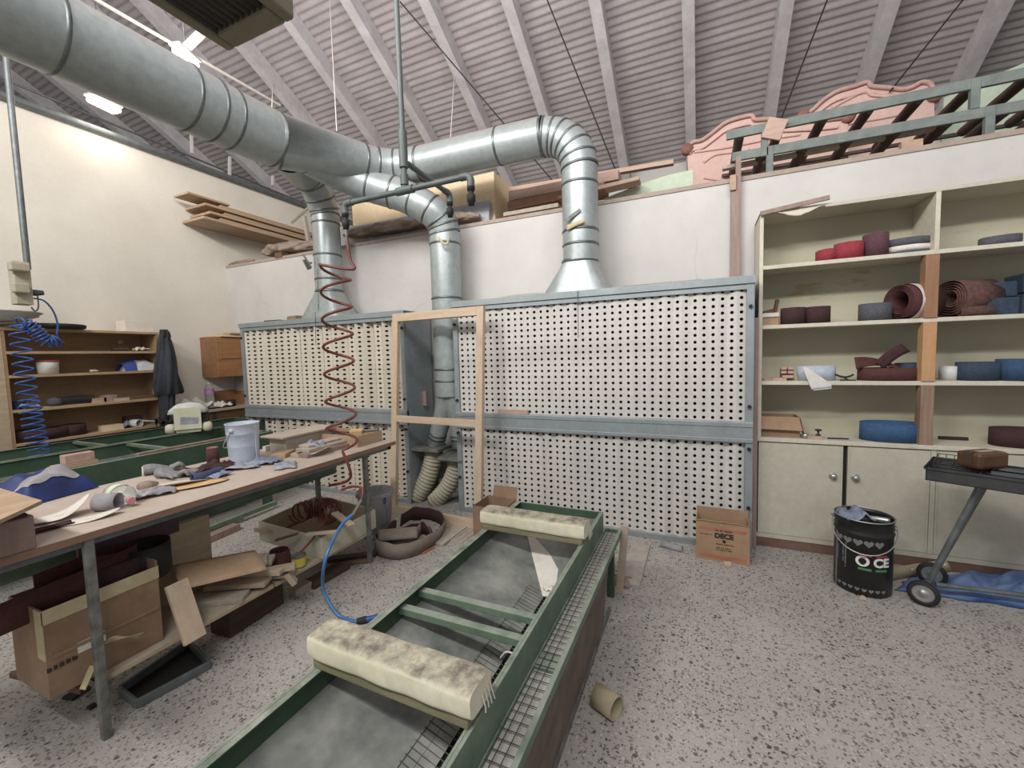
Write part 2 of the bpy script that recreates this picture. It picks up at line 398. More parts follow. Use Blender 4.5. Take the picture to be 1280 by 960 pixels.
M_BOARDY = WOOD('ply boards', '#a38970', '#b99f84', 1)
M_BOXG = MAT('grey beige enamel', '#a9a08c', '#b7af9c', 6, .6)
M_HEAT = MAT('olive grey enamel', '#6f6b57', '#7c7863', 5, .5)
M_HEATF = MAT('heater fins', '#3b3833', '#47443d', 5, .6)
M_LAMP = EMIT('lamp diffuser', '#fff6e0', 9)
M_JACKET = MAT('black jacket cloth', '#22242a', '#3c3f46', 4, .8)
M_WHITEPL = MAT('white plastic', '#c9c9c6', '#d6d6d2', 6, .5)
M_CLEAR = GLASSY('clear plastic', '#eef4f0')
M_CLOTHBLUE = MAT('faded blue cloth', '#6f86ad', '#8798b8', 6, .9)
M_YELLOW = MAT('yellow label', '#c3b244', '#d0c058', 10, .6)
M_PURPLE = MAT('pink label', '#b878ab', '#c48bb8', 10, .6)
M_FLEX = MAT('beige flexible hose', '#9c9682', '#aaa490', 8, .7)
M_ROPE = MAT('pale rope', '#c3bcb6', '#cdc7c2', 8, .9)
M_INK = MAT('printing ink', '#3a2c24', '#453528', 8, .9)
M_WHITEINK = MAT('white print', '#d9d9d6', '#e2e2df', 8, .6)
M_GREYINK = MAT('grey print', '#6d6d6d', '#7a7a7a', 8, .6)
M_GREENINK = MAT('green print', '#3f7d51', '#4a8a5c', 8, .6)
M_REDINK = MAT('red print', '#a5303a', '#b03c46', 8, .6)
M_MOTOR = MAT('dusty cream enamel', '#c3c2a6', '#d2d1b8', 6, .7, dust='#cfc8bb', dust_amt=.6)
M_RUBBER = MAT('black rubber', '#1d1d1e', '#29292a', 10, .7)
M_GRILL = MAT('sooty sheet steel', '#3a3b3c', '#4a4b4c', 8, .6, metal=.3)
M_BRICK = MAT('dark varnished block', '#4d3322', '#66452f', 5, .5, dust='#8d7662', dust_amt=.5)
M_BEIGEPL = MAT('beige perforated strip', '#a19478', '#b0a387', 10, .8)
M_MAT = MAT('grey grating mat', '#a39b93', '#b3aba3', 12, .9)
# ------------------------------------------------------------------ setting
XL, YP = -6.4, 4.1
ZP = 2.94
TAN, RA = math.tan(math.radians(29.3)), 8.154
def roofz(y): return RA - TAN * y
fl = MB().box((-20, -4, -.1), (9, 7, 0)).build('floor', M_FLOOR, origin=(0, 0, 0)); struct(fl)
o = MB().box((XL - .15, -4, 0), (XL, 7, 4.24)).build('wall_left', M_WALL, origin=(XL, 0, 0)); struct(o)
o = MB().box((XL, YP, 0), (9, YP + .14, ZP)).build('wall_back', M_PART, origin=(0, YP, 0)); struct(o)
o = MB().box((XL, YP - .01, ZP), (9, YP + .6, ZP + .035)).build('trim_1', MAT('loft edge', '#9c8d82', '#aa9a8e', 9, .9), origin=(0, YP, ZP)); struct(o)
o = MB().box((XL, YP + .14, ZP - .16), (9, 7, ZP)).build('ceiling_loft', M_WGREY, origin=(0, YP, ZP)); struct(o)
o = MB().box((-20, 7, 0), (9, 7.15, 3.75)).build('wall_rear', M_GREENWALL, origin=(0, 7, 0)); struct(o)
o = MB().box((-20, 7, 3.75), (9, 7.15, 4.35)).build('trim_2', M_PART, origin=(0, 7, 3.75)); struct(o)
o = MB().tube([(XL + .03, -4, 4.27), (XL + .03, 6.9, 4.27)], .045, 12).build('trim_3', M_GREYSTEEL); struct(o)
# corrugated roof : the ribs run along the length of the building
mb = MB(); L0, L1, step = -3.2, 7.1, .00925
vs, fs = [], []; nrow = int((L1 - L0) / step)
for i in range(nrow + 1):
    y = L0 + i * step; h = .0062 * math.sin(2 * PI * y / .074)
    for x in (-20, 9): vs.append((x, y, roofz(y) + .12 + h))
for i in range(nrow): fs.append((2 * i, 2 * i + 2, 2 * i + 3, 2 * i + 1))
roof = MB().add(vs, fs, True).build('ceiling', M_ROOF, origin=(0, 0, RA)); struct(roof)
for k in range(-19, 9):
    x = -.13 + .925 * k
    MB().bar((x, -3.2, roofz(-3.2)), (x, 7.05, roofz(7.05)), .125, .2).build('rafter', M_RAFTER, roof)['kind'] = 'structure'
# ------------------------------------------------------------------ extraction booths
def perf_panel(x0, x1, z0, z1, y, px, pz, amp, r, seed):
    """pleated card with a grid of round holes, really punched"""
    nx, nz = max(1, round((x1 - x0) / px)), max(1, round((z1 - z0) / pz)); dx, dz = (x1 - x0) / nx, (z1 - z0) / nz
    rnd = random.Random(seed); ys = [y]
    for i in range(nx): ys.append(y + (amp if i % 2 == 0 else 0) + rnd.uniform(-.35, .35) * amp)
    vs, fs = [], []
    for i in range(nx):
        for j in range(nz):
            cx, cz = x0 + (i + .5) * dx, z0 + (j + .5) * dz; ya, yb = ys[i], ys[i + 1]; b = len(vs)
            def P(ux, uz): return (cx + ux, ya + (yb - ya) * (ux / dx + .5), cz + uz)
            for k in range(8):
                a = PI / 4 * k; q = max(abs(math.cos(a)), abs(math.sin(a)))
                vs.append(P(dx / 2 * math.cos(a) / q, dz / 2 * math.sin(a) / q))
            for k in range(8):
                a = PI / 4 * k; vs.append(P(r * math.cos(a), r * math.sin(a)))
            for k in range(8): fs.append((b + k, b + (k + 1) % 8, b + 8 + (k + 1) % 8, b + 8 + k))
    return MB().add([Vector(p) for p in vs], fs)
def booth(x0, x1, z1, label, amp, mperf, r, seed, py):
    t = thing('extraction_booth', label, 'extraction booth', ((x0 + x1) / 2, 3.59, 0), group='extraction booths along the back wall')
    Y0, Y1 = 3.59, 4.03
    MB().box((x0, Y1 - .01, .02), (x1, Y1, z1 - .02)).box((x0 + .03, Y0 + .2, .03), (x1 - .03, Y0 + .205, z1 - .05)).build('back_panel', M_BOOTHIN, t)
    for x in (x0, x1): MB().box((x - .004, Y0, 0), (x + .004, Y1, z1)).build('side_panel', M_BOOTH, t)
    MB().box((x0 - .01, Y0 - .03, z1), (x1 + .01, Y1, z1 + .012)).box((x0 - .012, Y0 - .035, z1 - .045), (x1 + .012, Y0 - .03, z1 + .012)).build('top_cover', M_BOOTH, t, bevel=.003)
    MB().box((x0, Y0 - .022, z1 - .085), (x1, Y0 + .02, z1 - .045)).build('top_rail', M_BOOTH, t, bevel=.002)
    MB().box((x0, Y0 - .03, .845), (x1, Y0 + .03, 1.005)).box((x0, Y0 - .036, .965), (x1, Y0 - .03, 1.0)).box((x0, Y0 - .036, .848), (x1, Y0 - .03, .878)).build('middle_rail', M_BOOTH, t, bevel=.003)
    MB().box((x0, Y0 - .02, 0), (x1, Y0 + .03, .045)).build('bottom_rail', M_BOOTH, t, bevel=.002)
    for x in (x0, x1):
        s = 1 if x == x0 else -1
        MB().box((x, Y0 - .024, 0), (x + s * .05, Y0 + .03, z1)).build('corner_post', M_BOOTH, t, bevel=.002)
        for z in (.35, .80, 1.12, 1.86):
            p = Vector((x + s * .025, Y0 - .024, z))
            MB().cyl(p, p + Vector((0, -.02, 0)), .014, .012, 10).build('knob', M_DARK, t)
    a, b = x0 + .05, x1 - .05
    perf_panel(a, b, 1.0, z1 - .06, Y0 - .002, py[0], py[1], amp, r, seed).build('upper_filter_panel', mperf, t)
    perf_panel(a, b, .045, .85, Y0 - .002, py[0], py[1], amp * 1.5, r, seed + 1).build('lower_filter_panel', mperf, t)
    return t
booth(-5.385, -2.80, 2.03, 'dusty yellowish perforated extraction booth standing left behind the hanging red coil', .055, M_PERFW, .0118, 4, (.062, .052))
booth(-2.21, .36, 2.07, 'clean pale perforated extraction booth with blue-grey middle rail beside the cream shelves', .015, M_PERF, .0128, 9, (.064, .0525))
# small rubbish lying on the booth tops
def flatbit(name, label, cat, p, sx, sy, h, mat, rz=0, group=None, bevel=.001):
    o = MB().cbox((p[0], p[1], p[2] + h / 2), (sx, sy, h), rz).build(name, mat, bevel=bevel)
    return tag(o, label, cat, group)
flatbit('board_offcut', 'thin board offcut lying on top of the right booth near the shelves', 'board', (-.30, 3.82, 2.082), .62, .12, .035, M_WRED, .02)
flatbit('board_offcut', 'long pale panel lying on the left booth top right of its hood', 'board', (-3.3, 3.85, 2.042), .75, .22, .02, M_WGREY, -.03)
flatbit('board_offcut', 'small dark flat offcut on the left booth top, left of its hood', 'board', (-4.95, 3.75, 2.042), .26, .12, .03, M_WDARK, .1)
flatbit('cardboard_piece', 'torn brown cardboard piece on the left booth top touching the hood', 'cardboard', (-4.58, 3.76, 2.042), .2, .14, .06, M_CARDD, -.2)
mb = MB()
for i in range(4): mb.bar((-1.75 + .03 * i, 3.66 + .05 * i, 2.09 + .012 * i), (-1.28 - .05 * i, 3.72 + .045 * i, 2.1 + .01 * i), .05, .01)
tag(mb.build('veneer_strips', M_WGREY), 'dusty veneer strips piled on the right booth top', 'veneer')
# ------------------------------------------------------------------ duct work
duct = thing('extraction_duct', 'big galvanised extraction duct crossing overhead with three drops to the booths', 'duct', (-2.9, 3.1, 3.5))
RD = .225
def ring(mbs, p, d, r, wd=.018, h=.007):
    p, d = Vector(p), Vector(d).normalized(); mbs.tube([p - d * wd, p - d * wd * .5, p + d * wd * .5, p + d * wd], [r, r + h, r + h, r], 36, cap=False)
def pipe(name, pts, r, rings=(), mat=M_GALV, parent=duct):
    o = MB().tube(pts, r, 36, cap=False).build(name, mat, parent)
    for i in rings:
        p = Vector(pts[i]); q = Vector(pts[i + 1] if i + 1 < len(pts) else pts[i]) - Vector(pts[i - 1] if i else pts[i])
        rr = r[i] if isinstance(r, list) else r
        mb = MB(); ring(mb, p, q, rr, .012, .006); mb.build('seam', M_SEAM, o)
    return o
pipe('main_pipe', [(-3.46, -1.6, 3.5), (-3.46, .2, 3.5), (-3.46, 1.30, 3.5), (-3.46, 2.0, 3.5), (-3.46, 2.18, 3.5), (-3.46, 2.32, 3.5), (-3.44, 2.68, 3.5)], .232, (2, 3, 4, 5, 6))
pipe('reducer', [(-3.44, 2.68, 3.5), (-3.43, 2.74, 3.5), (-3.06, 3.38, 3.5)], [.235, .232, .168], (1,))
def arc(c, a, b, n):   # from c+a to c+b, quarter circle
    c, a, b = Vector(c), Vector(a), Vector(b); return [c + a * math.cos(PI / 2 * i / n) + b * math.sin(PI / 2 * i / n) for i in range(n + 1)]
e1 = smoothpath([(-3.06, 3.38, 3.5), (-2.99, 3.5, 3.5), (-2.86, 3.62, 3.5), (-2.70, 3.665, 3.5), (-2.58, 3.68, 3.5)], 2)
pipe('bend', e1, .166, (0, 2, 4, 6, 8))
pipe('cross_pipe', [(-2.58, 3.68, 3.5), (-1.72, 3.715, 3.5), (-1.30, 3.74, 3.5)], .163, (1, 2))
e2 = arc((-1.30, 3.76, 3.17), (0, 0, .33), (.325, 0, 0), 6)
pipe('elbow', [(-1.30, 3.74, 3.5)] + e2[1:], .16, (0, 1, 2, 3, 4, 5, 6))
pipe('drop_pipe', [(-.975, 3.76, 3.17), (-.975, 3.76, 3.02), (-.975, 3.76, 2.62), (-.975, 3.76, 2.5), (-.975, 3.76, 2.36)], .157, (1, 2, 3))
def hood(cx, cy, z0, z1, wx, wy, r):
    n = 32; rg = []
    for z, k in ((z0, 0), (z1, 1)):
        ringp = []
        for i in range(n):
            a = 2 * PI * (i + .5) / n; q = max(abs(math.cos(a)), abs(math.sin(a)))
            sq = Vector((cx + wx * math.cos(a) / q, cy + wy * math.sin(a) / q, z)); ci = Vector((cx + r * math.cos(a), cy + r * math.sin(a), z))
            ringp.append(sq.lerp(ci, k))
        rg.append(ringp)
    o = MB().loft(rg, cap=False).build('hood', M_GALV, duct)
    mb = MB(); ring(mb, (cx, cy, z1), (0, 0, 1), r, .02, .008); mb.build('collar', M_SEAM, o)
    return o
hood(-.985, 3.77, 2.08, 2.36, .29, .2, .157)
le = smoothpath([(-4.05, 3.8, 3.25), (-4.05, 3.77, 3.36), FY(391, 226, 3.60), FY(376, 212, 3.36), Vector((-3.43, 2.82, 3.46))], 3)
pipe('left_branch', le, [.155 + .003 * i for i in range(len(le))], (0, 2, 4, 6, 8))
pipe('drop_pipe', [(-4.05, 3.8, 3.25), (-4.05, 3.8, 3.15), (-4.05, 3.8, 2.78), (-4.05, 3.8, 2.5), (-4.05, 3.8, 2.36)], .155, (1, 2, 3))
hood(-4.05, 3.8, 2.04, 2.36, .33, .19, .155)
mb = MB(); mb.bar((-4.17, 3.66, 2.64), (-4.22, 3.6, 2.78), .03, .02); mb.bar((-4.2, 3.66, 2.62), (-4.2, 3.6, 2.72), .02, .05); mb.bar((-4.25, 3.62, 2.72), (-4.14, 3.64, 2.68), .02, .02)
mb.build('damper_lever', M_STEEL, duct)
me_ = smoothpath([(-2.41, 3.8, 2.82), (-2.43, 3.77, 2.93), (-2.50, 3.69, 3.04), FY(505, 245, 3.60), FY(462, 232, 3.46), FY(425, 217, 3.28), Vector((-3.34, 2.95, 3.44))], 3)
pipe('middle_branch', me_, .158, (0, 2, 4, 6, 8, 10, 12))
pipe('drop_pipe', [(-2.41, 3.8, 2.82), (-2.41, 3.8, 2.7), (-2.41, 3.8, 2.15), (-2.41, 3.8, 1.42), (-2.41, 3.8, 1.3), (-2.41, 3.8, 1.14)], .157, (1, 2, 3, 4))
# forked foot in the gap between the booths
fl_, fr_ = FY(545, 572, 3.8), FY(576, 566, 3.8)
for p, q, rr in (((-2.43, 3.8, 1.18), (fl_.x, 3.8, .60), .092), ((-2.37, 3.8, 1.18), (fr_.x, 3.80, .60), .085)):
    pp = [Vector(p).lerp(Vector(q), t) for t in (0, .3, .8, .87, 1)]
    pipe('fork_pipe', pp, [rr + .035, rr + .012, rr, rr, rr], (2, 3))
MB().cbox((fl_.x, 3.74, .585), (.34, .30, .035)).build('blast_gate', M_STEEL, duct, bevel=.004)
MB().cbox((fr_.x, 3.7, .53), (.30, .30, .02), 0, .12).build('blast_gate', M_STEEL, duct, bevel=.004)
def flex(name, pts, r, mat, parent, pitch=.038, amp=.008):
    sp = smoothpath(pts, 24); L = 0; rs = []; out = []
    for i, p in enumerate(sp):
        if i: L += (p - sp[i - 1]).length
        rs.append(r + amp * math.sin(2 * PI * L / pitch)); out.append(p)
    return MB().tube(out, rs, 20).build(name, mat, parent)
flex('flexible_hose', [(fl_.x, 3.76, .57), (fl_.x - .01, 3.75, .42), (fl_.x - .08, 3.72, .22), (fl_.x - .2, 3.68, .02)], .095, M_FLEX, duct)
flex('flexible_hose', [(fr_.x, 3.72, .52), (fr_.x - .03, 3.72, .36), (fr_.x - .12, 3.70, .18), (fr_.x - .26, 3.66, .02)], .085, M_FLEX, duct)
for px, y0_, y1_, Y, lb in ((722, 364, 422, 3.545, 'thin chain hanging down over the right booth filter below its hood'), (394, 390, 432, 3.545, 'thin chain hanging down over the left booth filter'), (397, 322, 395, 3.62, 'long thin wire hanging beside the left hood')):
    a_, b_ = FY(px, y0_, Y), FY(px + 1, y1_, Y); nb = 26
    tag(MB().tube([a_.lerp(b_, i / nb) for i in range(nb + 1)], [.0035 if i % 2 else .002 for i in range(nb + 1)], 6).build('pull_chain', M_WIRE), lb, 'chain')
mb = MB(); mb.bar((-1.06, 3.58, 2.68), (-.93, 3.595, 2.76), .006, .03); mb.build('torn_sticker', M_STEEL, duct)
mb = MB().grid(lambda u, v: (-1.05 + .16 * u, 3.585 + .02 * abs(u - .5) - .006 * math.sin(3 * v), 2.6 + .06 * u * .8 + .05 * v * (1 - .5 * u)), 6, 4); mb.build('torn_sticker', M_TAPE, duct, solid=.002)
# dark strip of paper hooked on the middle drop
tag(MB().tube(smoothpath([FY(548, 296, 3.6), FY(553, 303, 3.6), FY(559, 305, 3.6), FY(561, 296, 3.6)], 4), .012, 8).build('packing_tape', M_TAPE), 'curl of tan tape stuck on the middle duct drop below its elbow', 'tape')
# ------------------------------------------------------------------ pvc compressed-air drop
YA = 2.12
pv = thing('air_pipe', 'grey-green plastic air pipe dropping from the roof to a tee with three outlets', 'pipe', FY(505, 235, YA))
T = FY(506, 236, YA); Lp = FY(437, 252, YA); Rp = FY(580, 223, YA); Lp.z = Rp.z = T.z = (Lp.z + Rp.z) / 2
top = T + Vector((0, 0, .30)); RP = .0165
MB().cyl(T, top, RP, n=16).build('riser', M_PVC, pv)
MB().cyl(top, Vector((T.x - .02, T.y, roofz(T.y))), RP, n=16).build('riser', M_PVC, pv)
for za, zb_, rr in ((.03, .09, .024), (.13, .34, .026)): MB().cyl(T + Vector((0, 0, za)), T + Vector((0, 0, zb_)), rr, n=16).build('coupling', M_PVC, pv)
MB().cyl(T + Vector((-.06, 0, 0)), T + Vector((.06, 0, 0)), .024, n=16).build('tee', M_PVC, pv)
MB().cyl(Lp, Rp, RP, n=16).build('cross_pipe', M_PVC, pv)
sd = T + Vector((0, 0, .17)); be = sd + Vector((.02, .42, -.04)); MB().cyl(sd, be, RP, n=16).build('cross_pipe', M_PVC, pv)
def outlet(p, d):
    p = Vector(p); d = Vector(d)
    e = [p - d * .02, p + d * .015, p + d * .035 + Vector((0, 0, -.01)), p + d * .042 + Vector((0, 0, -.03)), p + d * .042 + Vector((0, 0, -.06))]
    o = MB().tube(smoothpath(e, 4), .021, 16).build('elbow', M_PVC, pv)
    q = e[-1]; MB().lathe([(.022, 0), (.022, -.02), (.016, -.022), (.016, -.04), (.024, -.045), (.024, -.08), (.018, -.085), (.018, -.10), (0, -.10)], q, 16).build('quick_coupler', M_DARK, o)
    return q + Vector((0, 0, -.1))
oL = outlet(Lp, (-1, 0, 0)); oR = outlet(Rp, (1, 0, 0)); oB = outlet(be, (.1, 1, 0))
# red coil hanging from the left outlet
coil = thing('coiled_air_hose', 'oxblood coiled air hose hanging stretched from the overhead pipe down past the bench', 'air hose', (oL.x, oL.y, 1.0))
ca = FY(419, 332, YA - .02); cb = FY(428, 560, YA - .06); cc = FY(420, 606, YA - .02)
hx = helix(ca, cb, .092, 6.75, 18); hx = [Vector((p.x, p.y, p.z)) for p in hx]
pts = smoothpath([oL, oL + Vector((.01, 0, -.12)), oL + Vector((.025, 0, -.2)), oL + Vector((0.05, -.01, -.26)), hx[0]], 8)[:-1] + hx
pts += smoothpath([hx[-1], FY(438, 597, YA - .1), FY(412, 607, YA - .02)], 8)[1:]
MB().tube(pts, .0092, 8).build('hose', M_REDHOSE, coil)
MB().tube([oL, oL + Vector((.002, 0, -.06)), oL + Vector((.012, 0, -.13))], [.012, .010, .008], 10).build('hose_tail', M_STEEL, coil)
# ------------------------------------------------------------------ ceiling heater
hx0, hx1, hy0, hy1, hz0, hz1 = -1.745, -1.365, .30, 1.19, 2.80, 3.05
ht = thing('ceiling_heater', 'olive-grey ceiling heater with dark finned grille hanging near the big duct', 'heater', (-1.55, .7, 2.8))
prof = []
mb = MB()
mb.box((hx0, hy0, hz0), (hx0 + .045, hy1, hz1)).box((hx1 - .045, hy0, hz0), (hx1, hy1, hz1)).box((hx0 + .045, hy1 - .075, hz0), (hx1 - .045, hy1, hz1)).box((hx0 + .045, hy0, hz0), (hx1 - .045, hy0 + .06, hz1)).box((hx0, hy0, hz1 - .02), (hx1, hy1, hz1))
mb.build('casing', M_HEAT, ht, bevel=.014)
mb = MB()
for i in range(9): mb.cbox((hx0 + .06 + i * .031, (hy0 + hy1) / 2, hz0 + .03), (.006, hy1 - hy0 - .14, .045), 0, 0, .5)
mb.build('grille_fins', M_HEATF, ht)
MB().box((hx0 + .03, hy0 + .03, hz0 + .07), (hx1 - .03, hy1 - .03, hz0 + .075)).build('burner_plate', M_DARK, ht)
for x in (hx0 + .05, hx1 - .05): MB().cyl((x, .5, hz1), (x, .5, roofz(.5)), .006, n=8).build('hanger_rod', M_STEEL, ht)
MB().lathe([(0, .035), (.02, .03), (.03, 0), (.0, 0)], (hx0 - .01, .86, hz0 + .06), 12, (-1, 0, 0)).build('knob', M_HEAT, ht)
MB().lathe([(0, .03), (.05, .028), (.06, 0), (.0, 0)], (hx1, 1.02, hz0 + .14), 16, (1, 0, 0)).build('side_cap', M_HEAT, ht)
# ------------------------------------------------------------------ flood lamps
def floodlamp(px, py, z, label, bar=None, sx=.32, sy=.11, ry=0, rz=0):
    p = FZ(px, py, z)
    t = thing('flood_lamp', label, 'lamp', p, rz, 'lit lamps under the roof', ry=ry)
    MB().box((-sx / 2, -sy / 2, 0), (sx / 2, sy / 2, .03)).build('housing', M_WHITEPL, t, bevel=.01, local=True)
    MB().box((-sx / 2 + .01, -sy / 2 + .01, -.06), (sx / 2 - .01, sy / 2 - .01, 0)).build('diffuser', M_LAMP, t, bevel=.025, local=True)
    if bar:
        q = FZ(*bar); MB().bar(p + Vector((0, 0, .05)), q + Vector((0, 0, .05)), .05, .05).build('mounting_bar', M_WHITEPL, t)
    MB().cyl(p, Vector((p.x, p.y, roofz(p.y))), .006, n=6).build('hanger_rod', M_STEEL, t)
    return p
LP1 = floodlamp(232, 68, 4.35, 'bright lamp on a white bar just above the big duct', (262, 40, 4.35), .25, .11, rz=PI / 2 + .35)
LP2 = floodlamp(130, 128, 4.55, 'bright lamp seen under the big duct above the left wall', None, .30, .16, rz=PI / 2 + .2)
# ------------------------------------------------------------------ wires under the roof
def onroof(px, py):
    d = ray(px, py); k = (RA - EYE) / (d.z + TAN * d.y); return O + d * k
def wire(name, label, a, b, r, mat, group):
    tag(MB().cyl(a, b, r, n=6).build(name, mat), label, 'wire', group)
wire('tie_cable', 'dark tie cable crossing the roof just right of the grey-green riser', onroof(500, 2), FY(701, 238, 5.0), .008, M_DARK, 'dark cables under the roof')
wire('tie_cable', 'dark tie cable running down to the lumber right of the duct elbow', onroof(684, 0), FY(778, 234, 5.0), .008, M_DARK, 'dark cables under the roof')
wire('tie_cable', 'dark tie cable coming down behind the left pink headboard', onroof(1034, 0), FY(972, 160, 5.3), .008, M_DARK, 'dark cables under the roof')
wire('tie_cable', 'dark tie cable coming down behind the right pink headboard', onroof(1206, -3), FY(1112, 115, 5.3), .008, M_DARK, 'dark cables under the roof')
wire('hanging_wire', 'thin white wire hanging to the big duct left of the riser', onroof(412, -2), FZ(421, 164, 3.68), .005, M_ROPE, 'white wires holding the ducts')
wire('hanging_wire', 'thin white wire hanging to the cross duct right of the riser', onroof(568, 92), FZ(563, 178, 3.66), .005, M_ROPE, 'white wires holding the ducts')
wire('hanging_wire', 'short white wire hanging above the trunk beside the lit lamp bar', onroof(341, 104), FZ(340, 136, 3.72), .005, M_ROPE, 'white wires holding the ducts')
tag(MB().bar(FX(240, 192, -6.9), FX(239, 168, -6.9), .03, .03).bar(FX(287, 235, -6.9), FX(287, 196, -6.9), .04, .03).bar(FX(341, 232, -6.9), FX(341, 220, -6.9), .05, .03).build('hanger_strap', M_ROPE), 'pale straps hanging behind the top of the left wall', 'strap')
wire('conduit', 'long thin conduit running above the big duct to the lamp', FZ(100, -12, 4.5), FZ(350, 132, 4.5), .016, M_ROPE, None)
wire('conduit', 'thin dark conduit running beyond the left wall top', FX(0, 97, -7.2), FX(382, 255, -7.2), .014, M_GREYSTEEL, None)
# ------------------------------------------------------------------ loft above the partition
ZL = ZP + .035
def longboard(name, label, a, b, wd, ht, mat, group=None, cat='board', up=(0, 0, 1)):
    return tag(MB().bar(a, b, wd, ht, up).build(name, mat, bevel=.002), label, cat, group)
xs = FY(425, 280, 4.3).x; xe = FY(612, 260, 4.3).x
o = MB().box((xs, 4.28, ZL), (xe, 4.33, FY(612, 250, 4.28).z)).build('panel', M_SLATE, bevel=.003); tag(o, 'slate grey panel standing on edge on the loft behind the ducts', 'panel')
xe2 = FY(618, 240, 4.36).x
t = thing('carton', 'large cream carton on the loft behind the cross duct', 'box', ((xs + xe2) / 2, 4.7, ZL))
MB().box((FY(440, 260, 4.36).x, 4.36, ZL), (xe2, 5.1, FY(618, 214, 4.36).z)).build('body', M_CREAMBOX, t, bevel=.004)
MB().box((FY(440, 260, 4.36).x + .1, 4.70, FY(618, 214, 4.36).z), (xe2 - .02, 4.75, FY(618, 214, 4.36).z + .002)).build('tape_strip', M_TAPE, t)
def sack(name, label, p, q, r, mat, seed, flatten=.7, group=None):
    p, q = Vector(p), Vector(q); d = (q - p).normalized(); s = d.cross(Vector((0, 0, 1))).normalized(); rings = []
    for i in range(45):
        u = i / 44; k = math.sin(PI * min(max(u, .015), .985)) ** .35; rg = []; L = (q - p).length
        for j in range(26):
            a = 2 * PI * j / 26; ca3, sa3 = math.cos(a), math.sin(a)
            rr = r * k * (1 + .45 * N3(u * L * 6 + seed, ca3 * 1.4, sa3 * 1.4 + seed) + .32 * N3(u * L * 15 + seed, ca3 * 2.6 + seed, sa3 * 2.6) + .12 * N3(u * L * 34, ca3 * 5, sa3 * 5 + seed))
            rg.append(p.lerp(q, u) + s * (rr * ca3) + Vector((0, 0, max(rr * flatten * sa3, -r * flatten * .75) + r * flatten * .75)))
        rings.append(rg)
    return tag(MB().loft(rings).build(name, mat, sub=1), label, 'cloth', group)
sack('rolled_sacking', 'brown rolled sacking along the loft edge behind the middle duct drop', FY(432, 300, 4.2) * 1, FY(545, 282, 4.2), .10, M_SACK, 1)
sack('rolled_sacking', 'dark end of brown sacking on the loft edge under the slate panel', FY(552, 280, 4.22), FY(600, 275, 4.22), .08, M_SACK, 5)
sack('rolled_sacking', 'pale brown cloth heap on the loft edge left of the left duct drop', FY(330, 322, 4.25), FY(395, 312, 4.25), .13, M_SACK, 9)
sack('paper_scrap', 'small torn brown scrap on the loft corner by the left wall', FY(286, 334, 4.16), FY(318, 327, 4.16), .045, M_SACK, 12)
flatbit('wood_block', 'small brown wood block on the loft edge before the pale cloth heap', 'wood', FY(352, 323, 4.13), .14, .1, .07, M_WBROWN)
# boards stored on brackets along the left wall above the partition
br = [(0, 0, 0), (.05, .25, .0), (0.02, .1, .0), (.06, .32, 0), (.03, .05, 0), (.08, .28, 0)]
zb = FX(285, 283, -6.0).z
lab = ['lowest wide board of the stack jutting from the left wall', 'second lowest board of the stack on the left wall', 'third board up in the stack on the left wall', 'fourth board up in the stack on the left wall', 'board next to the top of the stack on the left wall', 'topmost board of the stack on the left wall']
for i, (dx, dy, _) in enumerate(br):
    o = MB().box((-6.39, 3.55 + dy, zb + .047 * i), (-5.92 - dx, 5.75, zb + .047 * i + .033)).build('stored_board', M_BOARDY, bevel=.003)
    tag(o, lab[i], 'board', 'boards stacked on the left wall')
o = MB().box((-6.3, 3.42, zb + .285), (-5.99, 3.95, zb + .31)).build('stored_board', M_BOARDY, bevel=.002); tag(o, 'short tilted offcut lying over the near end of the board stack', 'board')
longboard('brace_stick', 'thin grey stick slanting across the top of the left wall', FX(388, 258, -5.9), FX(365, 278, -5.9), .05, .04, M_WGREY, cat='stick')
longboard('brace_stick', 'upright pale stick beside the left duct drop', FX(380, 270, -5.6), Vector((-5.6, FX(391, 310, -5.6).y, ZL)), .06, .05, M_WGREY, cat='stick')
# lumber behind the right duct
def lum(px0, py0, px1, py1, y, wd, ht, mat, label): longboard('lumber', label, FY(px0, py0, y), FY(px1, py1, y), wd, ht, mat, 'lumber lying on the loft', 'lumber')
lum(640, 262, 758, 238, 4.5, .25, .09, M_LUMBD, 'thick brown lumber lowest in the pile left of the duct elbow')
lum(640, 249, 775, 222, 4.62, .2, .10, M_LUMB, 'salmon lumber in the middle of the pile left of the duct elbow')
lum(636, 238, 842, 203, 4.8, .07, .045, M_LUMB, 'long thin pale batten topmost on the lumber pile')
lum(700, 250, 800, 226, 4.42, .16, .035, M_LUMB, 'flat salmon board right of the duct drop')
lum(740, 239, 795, 228, 4.5, .1, .06, M_LUMBD, 'short grey lumber end showing right of the duct drop')
lum(632, 270, 700, 258, 4.3, .12, .04, M_WGREY, 'grey flat board low beside the cream carton')
o = MB().prism([FY(755, 248, 4.55), FY(812, 226, 4.55), FY(838, 218, 4.55), FY(866, 212, 4.55), Vector((FY(866, 240, 4.55).x, 4.55, ZL)), Vector((FY(755, 248, 4.55).x, 4.55, ZL))], (0, .02, 0)).build('sheet_panel', M_GREENWALL); tag(o, 'pale green sheet leaning on the loft left of the pink headboards', 'panel')
o = MB().prism([Vector((FY(1176, 185, 5.9).x, 5.9, ZL)), FY(1180, 122, 5.9), FY(1286, 76, 5.9), FY(1420, 40, 5.9), Vector((FY(1420, 100, 5.9).x, 5.9, ZL))], (0, .03, 0)).build('sheet_panel', M_GREENWALL); tag(o, 'big pale mint sheet standing at far right behind the slatted frames', 'panel')
M_PINKM = MAT('dusty pink moulding', '#b08c80', '#c3a095', 9, .8)
